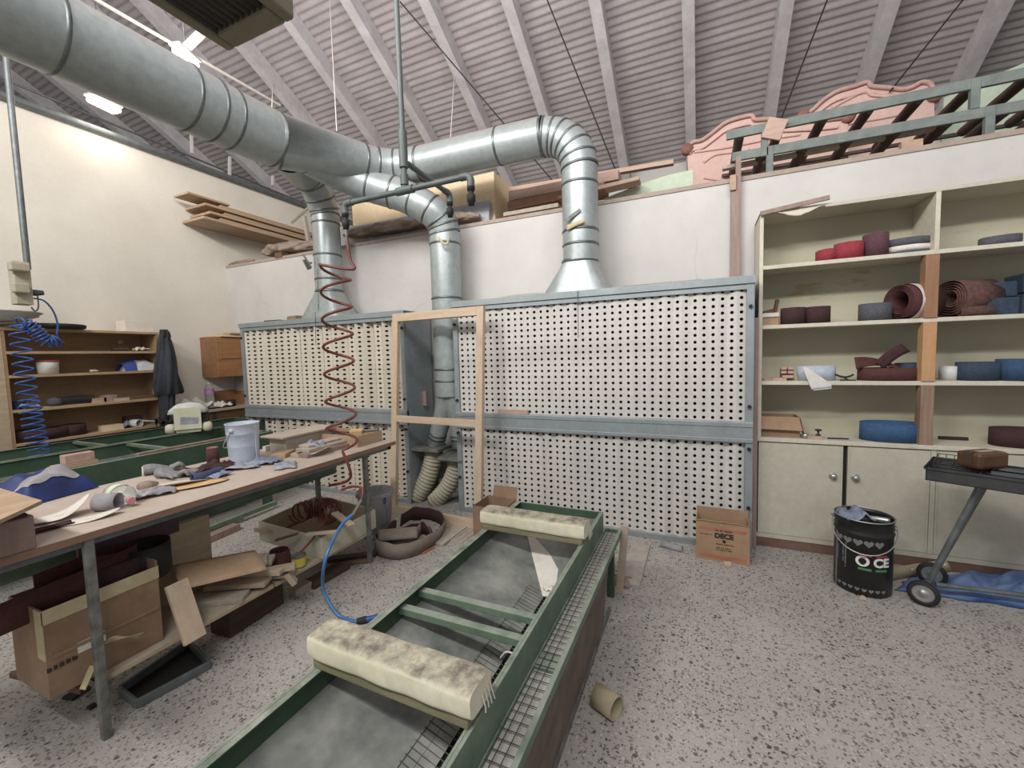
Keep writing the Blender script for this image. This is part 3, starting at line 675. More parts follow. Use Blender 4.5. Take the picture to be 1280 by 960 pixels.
# carved pink headboards
def headboard(label, y, outline, inner, base_y, seed):
    P = [FY(a, b, y) for a, b in outline]
    t = thing('headboard', label, 'headboard', Vector((sum(p.x for p in P) / len(P), y, ZL)), 0, 'pink headboards on the loft')
    top = smoothpath(P[1:-1], 4); poly = [P[0]] + top + [P[-1]]
    poly[0].z = ZL; poly[-1].z = ZL
    MB().prism(poly, (0, .045, 0)).build('panel', M_PINK, t, bevel=.004)
    MB().tube([p + Vector((0, -.015, -.005)) for p in top], .02, 10).build('top_moulding', M_PINKM, t)
    MB().tube([p + Vector((0, -.012, -.085)) for p in top[2:-2]], .014, 8).build('inner_moulding', M_PINK, t)
    for q in inner: MB().tube(smoothpath([FY(a, b, y - .005) for a, b in q], 3), .014, 8).build('carved_line', M_PINK, t)
    for e in (top[0], top[-1]): MB().lathe([(0, -.03), (.05, -.03), (.06, -.01), (.06, .03), (.05, .06), (0, .06)], e + Vector((0, -.01, 0)), 16, (0, 1, 0)).build('scroll', M_PINKD, t)
headboard('smaller pink carved headboard at the left end of the loft rails', 5.05,
          [(862, 240), (859, 187), (866, 178), (878, 175), (893, 164), (908, 153), (930, 146), (940, 145), (944, 150), (962, 149), (975, 153), (1000, 152), (1030, 150), (1060, 146), (1062, 205)],
          [[(868, 190), (910, 184), (960, 174), (1000, 168)], [(880, 203), (895, 193), (930, 189), (935, 186)], [(880, 222), (910, 226), (930, 222)]], 0, 1)
headboard('larger pink arched headboard behind the middle of the loft rails', 5.35,
          [(1004, 225), (1004, 146), (1016, 137), (1028, 126), (1045, 115), (1068, 108), (1084, 103), (1089, 108), (1110, 110), (1128, 112), (1142, 108), (1152, 103), (1163, 106), (1168, 120), (1172, 190)],
          [[(1030, 146), (1060, 140), (1100, 131), (1150, 124)], [(1035, 165), (1060, 155), (1100, 148), (1140, 140)], [(1040, 135), (1060, 124), (1083, 115), (1120, 120)]], 0, 2)
# slatted bed frames lying on the partition
def slatted(label, y, za, zb_, x0, x1, legs, offs, seed):
    t = thing('slatted_frame', label, 'slatted frame', ((x0 + x1) / 2, y, za), 0, 'slatted frames stacked on the loft edge')
    MB().bar((x0, y, za), (x1, y, zb_), .03, .072).build('front_rail', M_LADDER, t, bevel=.004)
    MB().bar((x0, y + .85, za - .02), (x1, y + .85, zb_ - .02), .03, .03).build('rear_rail', M_SLAT, t, bevel=.004)
    x = x0 + offs
    while x < x1 - .05:
        z = za + (zb_ - za) * (x - x0) / (x1 - x0)
        MB().cyl((x, y + .015, z - .01), (x, y + .84, z - .01), .038, n=12).build('slat', M_SLAT, t); x += .29
    for lx, lz in legs:
        z = za + (zb_ - za) * (lx - x0) / (x1 - x0)
        MB().box((lx - .025, y - .022, lz), (lx + .025, y + .02, z + .03)).build('leg', M_LADDER, t, bevel=.003)
    return t
YF = 4.16
def fp(px, py): return FY(px, py, YF)
a, b = fp(908, 170), fp(1280, 92); k = (b.z - a.z) / (b.x - a.x)
slatted('upper grey-green slatted frame lying along the loft edge above the shelves', YF, a.z, a.z + k * (2.9 - a.x), a.x, 2.9, [(fp(956, 170).x, fp(956, 196).z), (fp(1218, 115).x, fp(1218, 137).z), (2.8, a.z - .15)], .10, 1)
a, b = fp(915, 197), fp(1280, 132); k = (b.z - a.z) / (b.x - a.x)
slatted('lower grey-green slatted frame resting on the partition top above the shelves', YF, a.z, a.z + k * (2.9 - a.x), a.x, 2.9, [(fp(962, 190).x, ZL), (fp(1236, 150).x, ZL), (2.8, ZL)], .22, 2)
longboard('wood_block', 'short pinkish board end propped across the slatted frames at left', fp(972, 152) + Vector((0, -.05, 0)), fp(962, 176) + Vector((0, -.03, 0)), .03, .14, M_LUMB, cat='wood', up=(1, 0, 0))
longboard('loose_batten', 'thin batten sticking out under the lower slatted frame at its left end', fp(904, 204) + Vector((0, .12, 0)), fp(1180, 145) + Vector((0, .12, -.03)), .06, .03, M_WGREY, cat='batten')
o = MB().box((FY(913, 300, 4.06).x, 4.036, 0), (FY(919, 300, 4.06).x, 4.09, 2.88)).box((FY(919, 300, 4.04).x, 4.036, 0), (FY(925.5, 300, 4.04).x, 4.09, 3.12)).build('upright_post', M_WRED, bevel=.002); tag(o, 'red-brown upright post fixed to the partition left of the shelves', 'post')
flatbit('wood_wedge', 'small yellowish wood wedge tied to the top of the red-brown post', 'wood', FY(916, 238, 4.03), .045, .03, .12, M_BOARDY)
flatbit('wood_stub', 'small pale stub of wood on the loft edge below the slats', 'wood', FY(1138, 186, 4.13), .12, .06, .05, M_BOARDY)
# ------------------------------------------------------------------ shelf unit
SY, SB, SX0, SX1 = 3.73, 4.07, .405, 3.35
def sz(px, py): return FY(px, py, SY).z
zT = 2.56; zs1 = (sz(953, 333) + sz(1280, 301)) / 2; zs2 = (sz(952.7, 406.7) + sz(1280, 392)) / 2; zs3 = (sz(952, 475.8) + sz(1280, 477.5)) / 2; zc = sz(951, 546.5)
XD = 1.417
sh = thing('shelf_unit', 'tall cream open shelf unit full of sanding belts against the partition', 'shelves', ((SX0 + SX1) / 2, 3.9, zc))
MB().box((SX0, SB - .012, zc), (SX1, SB, zT)).build('back_panel', M_CREAMB, sh)
for x in (SX0, SX1 - .025): MB().box((x, SY, zc), (x + .025, SB, zT)).build('side_panel', M_EDGE, sh, bevel=.002)
MB().box((SX0, SY, zT - .02), (SX1, SB, zT + .005)).build('top_panel', M_CREAM, sh, bevel=.002)
for z in (zs1, zs2, zs3): MB().box((SX0 + .02, SY, z - .028), (SX1 - .02, SB - .01, z)).build('shelf', M_EDGE, sh, bevel=.002)
for x in (XD, 2.45): MB().box((x - .012, SY, zs1), (x + .013, SB - .012, zT - .02)).build('divider', M_EDGE, sh, bevel=.002)
for (z0, z1, mt) in ((zs2, zs1 - .028, WOOD('orange post', '#8d674e', '#a17a5c', 2)), (zs3, zs2 - .028, WOOD('light orange post', '#b58a60', '#c59b72', 2)), (zc, zs3 - .028, WOOD('worn post', '#7c624d', '#a2897a', 2))):
    for x in (XD - .015, 2.45): MB().box((x - .04, SY - .01, z0), (x + .03, SY + .07, z1)).build('post', mt, sh, bevel=.002)
o = MB().bar((SX0 + .0, SY - .02, zT - .01), (SX0 + .42, SY - .025, zT + .035), .02, .03).build('loose_trim', M_WRED, sh)
mb = MB().grid(lambda u, v: (SX0 + .10 + .3 * u, SY - .005 - .02 * v, zT - .01 - v * .05 * math.sin(PI * min(1, u * 1.1)) - .008 * N3(u * 9, v * 3)), 12, 3); mb.build('peeling_veneer', M_EDGE, sh, solid=.003)
# base cabinets under the shelves
bc = thing('base_cabinet', 'cream base cabinet with doors under the sanding belt shelves', 'cabinet', ((SX0 + SX1) / 2, 3.9, 0))
MB().box((SX0, SY + .025, .075), (SX1, SB, zc - .03)).build('carcass', M_DARK, bc)
MB().box((SX0 - .005, SY - .012, zc - .03), (SX1, SB, zc)).build('counter', M_EDGE, bc, bevel=.003)
MB().box((SX0, SY + .01, 0), (SX1, SY + .03, .075)).build('kickboard', M_KICK, bc)
MB().box((SX0, SY + .004, .075), (SX1, SY + .02, .11)).build('bottom_rail', M_CREAM, bc)
def door(x0, x1, kn):
    d = MB().box((x0, SY, .112), (x1, SY + .022, zc - .038)).box((x0, SY - .004, .112), (x0 + .012, SY, zc - .038)).box((x1 - .012, SY - .004, .112), (x1, SY, zc - .038)).build('door', M_CREAM, bc, bevel=.0015)
    if kn is not None: MB().lathe([(.0, -.03), (.016, -.03), (.02, -.022), (.014, -.012), (.02, -.006), (.026, 0)], (kn, SY - .003, .603), 20, (0, 1, 0)).build('door_knob', M_CHROME, d)
xa, xb, xc = FY(1053, 600, SY).x, FY(1059, 600, SY).x, FY(1162, 600, SY).x
door(SX0 + .01, xa, FY(1041, 602, SY).x); door(xb, xc, FY(1069, 606, SY).x)
MB().box((xc + .003, SY - .002, .11), (xc + .03, SY + .02, zc - .035)).build('stile', M_CREAM, bc)
door(xc + .033, xc + .62, None); door(xc + .63, xc + 1.2, None)
o = MB().box((.37, 3.655, 0), (.40, 3.74, 1.78)).build('upright_post', M_WRED, bevel=.002); tag(o, 'dull red-brown board standing on the floor between booth and shelf unit', 'post')
# ---- things on the shelves
def shelfy(px, y): return FY(px, 400, y).x
def sb(label, xl, xr, ybot, ytop, z, mat, y=3.85, b=.085, seed=1, wob=.08, grp='sanding belts on the shelves', name='sanding_belt', rz=0):
    yf = y - b * .55; xm = (xl + xr) / 2
    h = FY(xm, ytop, yf).z - FY(xm, ybot, yf).z; a = (FY(xr, ybot, y).x - FY(xl, ybot, y).x) / 2; c = ((FY(xl, ybot, y).x + FY(xr, ybot, y).x) / 2, y, z)
    return belt(label, c, a, b, h, mat, rz, wob, seed, grp, name)
sb('small bright red sanding belt at the left on the top shelf', 1020, 1046, 327, 312, zs1, M_RED, seed=1)
sb('larger bright red sanding belt second from the left on the top shelf', 1042, 1079, 325, 304, zs1, M_RED, y=3.83, seed=2)
sb('tall purple-maroon sanding belt on the top shelf beside the red ones', 1078, 1109, 324, 295, zs1, MAT('purple maroon abrasive', '#54353f', '#5f3f48', 60, .9), y=3.83, seed=3)
p = FY(1135, 316, 3.84)
for i, (mt, lb, h) in enumerate(((M_DGREY, 'bottom grey belt of the flat stack left of the divider', .022), (M_WHITEP, 'cream belt in the middle of the flat stack left of the divider', .035), (M_DGREY, 'top grey belt of the flat stack left of the divider', .05))):
    belt(lb, (p.x, 3.86, zs1 + (0, .022, .057)[i]), .125, .10, h, mt, 0, .06, 5 + i, 'flat stack of belts on the top shelf', t=.006)
sb('flat dark grey sanding belt right of the divider on the top shelf', 1226, 1276, 306, 294, zs1, M_DGREY, seed=8, wob=.15)
# shelf two
t = thing('card_tray', 'small cardboard tray of wood scraps at the left end of the second shelf', 'tray', (FY(962, 400, 3.82).x, 3.84, zs2))
x0, x1 = SX0 + .03, FY(973, 400, 3.80).x
MB().openbox(x0, x1, 3.79, 3.94, zs2, zs2 + .085).build('tray', M_CARD, t)
MB().box((x0, 3.78, zs2 + .065), (x1, 3.785, zs2 + .095)).build('rim', M_WHITEP, t)
longboard('wood_scrap', 'dark forked wood scrap standing in the small card tray', (x1 - .03, 3.85, zs2 + .03), (x1 + .0, 3.86, zs2 + .20), .03, .02, M_WBROWN, cat='wood')
longboard('wood_scrap', 'brown wood scrap lying across the small card tray', (x0 + .01, 3.86, zs2 + .10), (x1 - .02, 3.88, zs2 + .12), .05, .03, M_WBROWN, cat='wood')
sb('left one of two dark maroon dusty belts on the second shelf', 976, 1006, 405, 384, zs2, M_DMAROON, y=3.83, seed=11)
sb('right one of two dark maroon dusty belts on the second shelf', 1004, 1037, 404, 383, zs2, M_DMAROON, y=3.84, seed=12)
sb('charcoal grey sanding belt standing before the banded roll', 1074, 1113, 400, 378, zs2, M_DGREY, y=3.84, seed=13)
def roll(label, p, q, r, mat, core=.6, turns=3, extra=None, edge=M_BELTBACK):
    """a coil of abrasive lying on its side: spiral sheet with thickness"""
    p, q = Vector(p), Vector(q); d = q - p; u = Vector((0, 0, 1)); s = d.normalized().cross(u); pts = []
    n = int(turns * 30)
    for i in range(n + 1):
        a = 2 * PI * turns * i / n - PI / 2; rr = r * (core + (1 - core) * i / n); pts.append(p + s * (rr * math.cos(a)) + u * (rr * math.sin(a)))
    t = thing('abrasive_roll', label, 'abrasive roll', (p + q) / 2 - Vector((0, 0, r)))
    MB().strip(pts, d).build('coil', mat, t, solid=.004)
    return t
x0, x1 = FY(1124, 390, 3.78).x, FY(1168, 390, 3.78).x; rr = .118
t = roll('thick maroon roll held by a white paper band on the second shelf', (x0 - .0, 3.80, zs2 + rr + .004), (x1 + .02, 3.90, zs2 + rr + .004), rr, M_MAROON, .62, 4)
rd = Vector((x1 + .02 - x0, .10, 0)); rp = Vector((x0, 3.80, zs2 + rr + .004))
MB().tube([rp + rd * .22, rp + rd * .42], rr + .005, 32, cap=False).build('paper_band', M_WHITEP, t)
x0, x1 = FY(1190, 380, 3.80).x, FY(1244, 380, 3.80).x; rr = .125
t = roll('big brown coarse roll leaning behind the orange post on the second shelf', (x0, 3.83, zs2 + rr + .004), (x1 + .01, 3.92, zs2 + rr + .004), rr, MAT('coarse brown abrasive', '#4f3733', '#6a4b44', 40, .95, bmp=.5), .35, 5)
o = MB().tube([(x0 + .03, 3.78, zs2 + .034), (x1 - .02, 3.77, zs2 + .034)], .03, 20, cap=False).build('abrasive_roll', MAT('coarse brown sheet', '#4a3532', '#634842', 40, .95), solid=.004); tag(o, 'small brown tube of abrasive under the big coarse roll', 'abrasive roll')
flatbit('abrasive_pack', 'upper one of two dark blue packs right of the big brown roll', 'pack', (FY(1255, 380, 3.9).x, 3.9, zs2 + .115), .17, .16, .10, M_DBLUE, bevel=.012)
flatbit('abrasive_pack', 'lower one of two dark blue packs right of the big brown roll', 'pack', (FY(1255, 380, 3.88).x - .01, 3.88, zs2), .22, .18, .112, M_DBLUE, bevel=.012)
for i, lb in enumerate(('lower navy pack at the right edge of the second shelf', 'upper navy pack at the right edge of the second shelf')):
    flatbit('abrasive_pack', lb, 'pack', (FY(1292, 380, 3.86).x, 3.86, zs2 + .13 * i), .2, .2, .125, MAT('navy pack %d' % i, '#22303f', '#2b3a4a', 20, .8), bevel=.01)
# shelf three
for i, (px, py, sx, sy, h, rz, lb) in enumerate(((984, 472, .07, .03, .02, .1, 'small pale block with crossed cuts topmost among shelf offcuts'), (975, 475, .09, .05, .022, -.2, 'flat pale offcut under the cross-cut block on the third shelf'), (960, 475, .08, .05, .014, .4, 'thin reddish offcut at the left end of the third shelf'), (998, 474, .05, .04, .025, .2, 'small yellowish offcut left of the pale blue belt'))):
    q = FY(px, py, 3.80); flatbit('wood_offcut', lb, 'wood', (q.x, 3.79 + .02 * i, zs3 + (.022 if i == 0 else 0)), sx, sy, h, M_LUMB if i != 3 else M_WPALE, rz, 'offcuts on the third shelf')
t = thing('cross_cut_block', 'little wooden cross-cut block leaning above the shelf offcuts', 'wood', (FY(984, 465, 3.83).x, 3.84, zs3 + .0))
q = t.location
for i in range(2):
    for j in range(2): MB().cbox((q.x - .022 + .044 * i, q.y, q.z + .062 + .03 * j), (.036, .03, .022), 0, 0).build('cube', M_LUMB, t, bevel=.002)
MB().cbox((q.x, q.y + .012, q.z + .045), (.09, .006, .09)).build('backing', M_WBROWN, t)
sb('pale blue-grey belt loop behind the folded sheet on the third shelf', 996, 1044, 475, 457, zs3, M_LBLUE, y=3.84, seed=21, wob=.05)
fold = [FY(1003, 459, 3.70), FY(1009, 458, 3.70), FY(1040, 481, 3.70), FY(1038, 486, 3.70), FY(1016, 488, 3.70)]
o = MB().prism([FY(1003, 459, 3.735), FY(1007, 458, 3.735), FY(1039, 480, 3.722), FY(1039, 485.5, 3.72), FY(1017, 488, 3.72), FY(1013, 484, 3.722)], (0, -.008, 0)).build('folded_paper', M_WHITEP); tag(o, 'folded abrasive sheet hanging over the third shelf edge', 'paper')
o = MB().tube([FY(1014, 486, 3.716), FY(1039, 483, 3.716)], .009, 10).build('paper_curl', M_LBLUE); tag(o, 'curled pale blue edge of paper below the third shelf edge', 'paper')
o = MB().tube(smoothpath([FY(1044, 468, 3.8), FY(1052, 471, 3.8), FY(1060, 471, 3.8), FY(1067, 468, 3.8)], 4), .007, 8).tube([FY(1050, 475, 3.78), FY(1070, 475.5, 3.78)], .005, 8).tube([FY(1052, 470, 3.8), FY(1060, 475, 3.79)], .006, 8).build('black_clamp', M_DARK); o.location.z += .0; tag(o, 'small black wire clamp between the pale blue and the maroon belts', 'clamp')
sb('big maroon belt with folded strips on top on the third shelf', 1072, 1149, 475, 459, zs3, M_MAROON, y=3.84, b=.09, seed=23, wob=.04)
q = FY(1092, 455, 3.83)
o = MB().grid(lambda u, v: (q.x - .115 + .25 * u, 3.77 + .04 * math.sin(PI * u) + .05 * v, zs3 + .072 + .035 * math.sin(PI * (.1 + .8 * u)) + .085 * v * (1 - .8 * u)), 14, 4).build('abrasive_strip', M_MAROON, solid=.004); tag(o, 'maroon strip bent in an arch over the big maroon belt', 'abrasive strip')
o = MB().grid(lambda u, v: (q.x + .045 + .15 * u - .05 * v, 3.79 + .02 * u, zs3 + .08 + .12 * u + .055 * v + .015 * math.sin(3 * u)), 8, 3).build('abrasive_strip', M_DMAROON, solid=.004); tag(o, 'maroon strip end sticking up beside the orange post', 'abrasive strip')
sb('dark blue belt half hidden behind the orange post on the third shelf', 1118, 1166, 472, 451, zs3, M_DBLUE, y=3.93, seed=24)
o = MB().lathe([(.03, 0), (.052, 0), (.052, .095), (.03, .095), (.03, 0)], (FY(1188, 475, 3.86).x, 3.88, zs3), 28).build('white_roll', M_WHITEPL); tag(o, 'white-grey roll just right of the orange post on the third shelf', 'roll')
sb('blue belt with a pale worn patch on the third shelf', 1195, 1249, 475, 452, zs3, M_DBLUE, y=3.85, seed=25, wob=.1)
sb('dark blue belt at the right edge of the third shelf', 1246, 1300, 477, 450, zs3, MAT('deep blue abrasive', '#2b4563', '#34506f', 60, .85), y=3.83, b=.1, seed=26, wob=.1)
# counter
t = thing('open_carton', 'open cardboard box at the left end of the counter', 'box', (FY(977, 540, 3.83).x, 3.85, zc))
x0, x1 = SX0 + .02, FY(1000, 545, 3.76).x; h = .155
MB().openbox(x0, x1, 3.77, 3.975, zc, zc + h).build('body', M_CARDD, t)
MB().prism([(x0, 3.77, zc + h), (x1 - .005, 3.77, zc + h), (x1 + .012, 3.735, zc + h - .095), (x0 + .0, 3.735, zc + h - .09)], (0, .003, .003)).build('front_flap', M_CARD, t)
MB().prism([(x1, 3.77, zc + h), (x1, 3.975, zc + h), (x1 + .03, 3.96, zc + .03), (x1 + .03, 3.79, zc + .03)], (.003, 0, 0)).build('side_flap', M_CARDD, t)
flatbit('wood_offcut', 'small pale block beside the cardboard box on the counter', 'wood', (FY(1018, 548, 3.76).x, 3.77, zc), .09, .05, .025, M_LUMB)
t = thing('knob', 'round dark knob standing on the small pale block on the counter', 'knob', (FY(1023, 540, 3.77).x, 3.775, zc + .025)); q = t.location
MB().lathe([(0, 0), (.018, 0), (.018, .005), (.006, .012), (.006, .03), (.022, .038), (.022, .045), (0, .05)], q, 18).build('body', M_DARK, t)
o = MB().lathe([(0, 0), (.022, .005), (.025, .02), (.02, .035), (0, .04)], (FY(1007, 541, 3.77).x, 3.78, zc), 18).build('steel_cup', M_CHROME); tag(o, 'little bright cup beside the side flap of the counter box', 'cup')
o = MB().cyl((FY(1035, 546, 3.78).x, 3.79, zc + .006), (FY(1062, 548, 3.78).x, 3.80, zc + .006), .005, n=8).build('pencil', M_DARK); tag(o, 'dark pencil lying on the counter left of the blue belt', 'pencil')
sb('large mid-blue belt on the counter left of the worn post', 1075, 1156, 550, 527, zc, M_BLUE, y=3.85, b=.105, seed=31, wob=.06)
belt('inner fold of blue belt inside the large mid-blue belt', (FY(1112, 535, 3.87).x, 3.87, zc + .02), .13, .06, .08, M_BLUE, .2, .2, 33)
longboard('abrasive_stick', 'thin dark maroon stick lying at the back of the counter', (FY(1173, 547, 3.98).x, 3.98, zc + .012), (FY(1210, 547, 3.98).x, 3.98, zc + .012), .02, .022, M_DMAROON, cat='stick')
sb('dark maroon belt at the right edge of the counter', 1236, 1318, 554, 532, zc, M_DMAROON, y=3.86, b=.1, seed=35, wob=.08)
# ------------------------------------------------------------------ things on the floor at right
pl, pr = FZ(870, 697), FZ(937, 708); d = pr - pl; rz = math.atan2(d.y, d.x); W = d.length; Hh = ZAT(937, 658, pr.x, pr.y); D = .20
t = thing('cardboard_box', 'printed cardboard box open at the top on the floor against the right booth', 'box', (pl + pr) / 2, rz)
mb = MB(); th = .005
mb.openbox(-W / 2, W / 2, 0, D, 0, Hh * .985, th).box((-W / 2, D - th, Hh * .985), (W / 2, D, Hh + .04))
mb.build('body', M_CARD, t, local=True)
for z0, z1 in ((.02, .045), (Hh - .065, Hh - .045)): MB().box((-W / 2 + .02, -.0015, z0), (W / 2 - .02, 0, z1)).build('tape_strip', M_REDTAPE, t, local=True)
MB().grid(lambda u, v: (-W / 2 + W * u, .002 - .01 * v, Hh * .98 + v * (.012 + .010 * N3(u * 9, 2.3))), 16, 2).build('torn_edge', M_CARD, t, solid=.004, local=True)
FR = Matrix.Rotation(PI / 2, 4, 'X')
def front(x, z): return Matrix.Translation((x, -.003, z)) @ FR
lettering('DECE', .05, M_INK, t, front(.01, Hh - .10), bold=.0025); dashes(t, front(.01, Hh - .066), .11, 1, .012, M_INK, 1); dashes(t, front(.02, Hh - .165), .12, 1, .008, M_INK, 2); dashes(t, front(-.11, Hh - .10), .08, 1, .006, M_INK, 5)
MB().lathe([(0, 0), (.012, 0), (.012, .001), (0, .001)], (.012, -.002, Hh - .138), 16, (0, -1, 0)).build('printed_mark', M_INK, t, local=True)
dashes(t, front(.01, .10), .10, 2, .008, M_INK, 3)
pa, pb = FZ(826, 683), FZ(853, 690)
o = MB().tube([pa + Vector((0, 0, .022)), pb + Vector((0, 0, .022))], .022, 16, cap=False).build('grey_tube', M_GREYP, solid=.003); tag(o, 'flattened grey abrasive tube on the floor before the right booth', 'abrasive tube')
o = crumple(FZ(815, 668) + Vector((0, -.01, 0)), .16, .06, .05, 4).build('blue_paper', M_CLOTHBLUE, solid=.002); tag(o, 'crumpled violet-blue paper scrap at the foot of the right booth', 'paper')
o = MB().prism([FZ(1075, 748), FZ(1083, 750), FZ(1078, 745)], (0, 0, .012)).build('wood_wedge', M_WPALE); tag(o, 'small pale wood wedge on the floor before the black drum', 'wood')
flatbit('wood_chip', 'tiny pale chip on the floor before the printed cardboard box', 'wood', FZ(909, 705) + Vector((0, -.03, 0)), .05, .03, .03, M_WPALE, .3, bevel=.006)
# black drum
dc = FZ(1077, 733); dc.z = 0; RB = .148; HB = .475
t = thing('paint_drum', 'black steel drum with wire handle and grey rag standing before the cream cabinet', 'drum', dc, -.22)
MB().lathe([(0, .01), (RB - .012, .01), (RB - .01, 0), (RB, .012), (RB, HB - .1), (RB + .005, HB - .094), (RB + .006, HB - .088), (RB, HB - .08), (RB, HB - .012), (RB + .006, HB - .01), (RB + .007, HB), (RB - .001, HB + .001), (RB - .003, HB - .02), (RB - .004, .02), (0, .02)], (0, 0, 0), 48).build('body', M_BLACK, t, local=True)
MB().tube([(math.cos(a) * (RB + .005), math.sin(a) * (RB + .005), HB) for a in [2 * PI * i / 48 for i in range(48)]], .004, 8, closed=True).build('rim', M_CHROME, t, local=True)
hp = []
for i in range(25):
    a = PI + PI * i / 24; s = math.sin(PI * i / 24); hp.append(((RB + .012 + .015 * s) * math.cos(a), (RB + .012 + .015 * s) * math.sin(a), HB - .055 - .14 * s))
MB().tube(hp, .0035, 8).build('wire_handle', M_CHROME, t, local=True)
for e in (hp[0], hp[-1]): MB().lathe([(0, .012), (.016, .01), (.018, 0)], (e[0] * .93, e[1], e[2]), 16, (1 if e[0] > 0 else -1, 0, 0)).build('handle_lug', M_CHROME, t, local=True)
a = -PI / 2 - 1.1; MB().cbox((RB * math.cos(a), RB * math.sin(a), HB / 2 - .05), (.004, .012, HB - .12), a).build('seam', M_GREYINK, t, local=True)
def drumtext(s, ang, z, size, mat, rot=0):
    M = Matrix.Rotation(ang, 4, 'Z') @ Matrix.Translation((0, -RB - .001, z)) @ FR
    if rot: M = M @ Matrix.Rotation(rot, 4, 'Z'); return lettering(s, size, mat, t, M)
    return lettering(s, size, mat, t, M, bend=RB, bold=.003)
drumtext('O', -.06, .225, .085, M_WHITEINK); drumtext('CE', .60, .225, .075, M_WHITEINK)
def drumpatch(a0, a1, z0, z1, mat): MB().grid(lambda u, v: ((RB + .001) * math.cos(a0 + (a1 - a0) * u), (RB + .001) * math.sin(a0 + (a1 - a0) * u), z0 + (z1 - z0) * v), 8, 1).build('printed_bar', mat, t, local=True)
for a in (-PI / 2 + .02, -PI / 2 + .6):
    drumpatch(a - .22, a + .22, .262, .275, M_REDINK); drumpatch(a - .22, a + .22, .172, .186, M_GREENINK)
def heart(ang, z, s, mat):
    pts = []
    for i in range(24):
        q = 2 * PI * i / 24; hx_ = 16 * math.sin(q) ** 3; hy_ = 13 * math.cos(q) - 5 * math.cos(2 * q) - 2 * math.cos(3 * q) - math.cos(4 * q)
        aa = ang + hx_ * s / 17 / RB; pts.append((math.cos(aa) * (RB + .0012), math.sin(aa) * (RB + .0012), z + hy_ * s / 17))
    MB().add([Vector(p) for p in pts], [list(range(24))]).build('printed_heart', mat, t, local=True)
for i in range(5): heart(-PI / 2 - .95 + .36 * i, HB - .135, .026, M_GREYINK)
for i in range(8): heart(-PI / 2 - .9 + .23 * i, .045, .014, M_GREYINK)
for a, L in ((-.72, .10), (-.62, .16), (-.98, .09)): dashes(t, Matrix.Rotation(a, 4, 'Z') @ Matrix.Translation((0, -RB - .001, .24)) @ FR @ Matrix.Rotation(PI / 2, 4, 'Z'), L, 1, .010, M_GREYINK, int(L * 100))
o = crumple(dc + Vector((-.055, .01, HB - .04)), .19, .17, .09, 3, .4, 18).build('rag', M_RAGB, solid=.004); tag(o, 'blue-grey rag stuffed in the top of the black drum', 'rag')
o = MB().strip([dc + Vector((-.04 + .16 * u, -.05 + .02 * math.sin(3 * u), HB - .03)) for u in [i / 10 for i in range(11)]], (0, .01, .035)).build('metal_strip', M_CHROME, solid=.003); tag(o, 'pale curved strip inside the mouth of the black drum', 'strip')
# barbecue-like trolley, turned a little towards the room
EXV = Vector((.89, -.456, 0)).normalized(); EYV = Vector((-EXV.y, EXV.x, 0))
w1 = Vector((1.215, 3.19, .073)); w2 = w1 + EYV * .33
def onray(px, base):   # point of the line base + s * EXV seen at column px
    d = ray(px, 590); k = (base.x * d.y - base.y * d.x) / (EXV.y * d.x - EXV.x * d.y); return base + EXV * k
cl = onray(1157, w1); zlo, zhi = ZAT(1157, 600, cl.x, cl.y), ZAT(1157, 583, cl.x, cl.y)
t = thing('tray_trolley', 'dark sooty steel tray trolley on small wheels before the cabinets', 'trolley', (cl.x, cl.y, 0), math.atan2(EXV.y, EXV.x))
TL, TW = .95, .33
mb = MB()
for a, b in (((0, 0, zlo), (TL, .006, zhi)), ((0, TW - .006, zlo), (TL, TW, zhi)), ((0, 0, zlo), (.006, TW, zhi)), ((TL - .006, 0, zlo), (TL, TW, zhi)), ((0, 0, zlo), (TL, TW, zlo + .006)), ((-.008, -.008, zhi - .014), (TL, .008, zhi)), ((-.008, TW - .008, zhi - .014), (TL, TW + .008, zhi)), ((-.008, -.008, zhi - .014), (.008, TW + .008, zhi))): mb.box(a, b)
mb.build('tray', M_GRILL, t, local=True)
mb = MB()
for i in range(15): mb.cyl((.03 + .06 * i, .01, zhi - .016), (.03 + .06 * i, TW - .01, zhi - .016), .0035, n=6)
for i in range(6): mb.cyl((.01, .03 + .054 * i, zhi - .02), (TL, .03 + .054 * i, zhi - .02), .0035, n=6)
mb.build('grid', M_WIRE, t, local=True)
mb = MB()
for i in range(8): mb.cyl((.02 + .035 * i, TW - .03, zhi - .01), (.02 + .035 * i, TW - .03, zhi + .03), .002, n=6)
mb.cyl((.02, TW - .03, zhi + .03), (.30, TW - .03, zhi + .03), .0025, n=6).cyl((.02, .06, zhi), (.02, TW - .03, zhi + .03), .0025, n=6)
mb.build('wire_fence', M_WIRE, t, local=True)
for y in (.05, .19): MB().box((.25, y, zhi - .006), (TL, y + .045, zhi + .006)).build('rail', M_GREYSTEEL, t, local=True)
for wv in (w1, w2):
    o = MB().lathe([(.052, -.016), (.07, -.016), (.074, -.008), (.074, .008), (.07, .016), (.052, .016), (.052, -.016)], wv, 32, EYV).build('wheel', M_RUBBER, t)
    MB().lathe([(0, -.014), (.012, -.016), (.018, -.008), (.04, -.006), (.053, -.014), (.053, .012), (0, .01)], wv, 32, EYV).build('hub', M_CHROME, o)
MB().cyl(w1, w2, .008, n=10).build('axle', M_GREYSTEEL, t)
mid = w1.lerp(w2, .42)
for k, dy in enumerate((0, .05)):
    bt = mid + EYV * dy; tp = onray(1226 + 6 * k, bt); tp.z = zlo - .02
    pts = [bt, bt.lerp(tp, .5), bt.lerp(tp, .93), tp, tp + EXV * .05 + Vector((0, 0, .008)), tp + EXV * .4]
    MB().tube(smoothpath(pts, 5), .0165, 12).build('leg', M_GREYSTEEL, t)
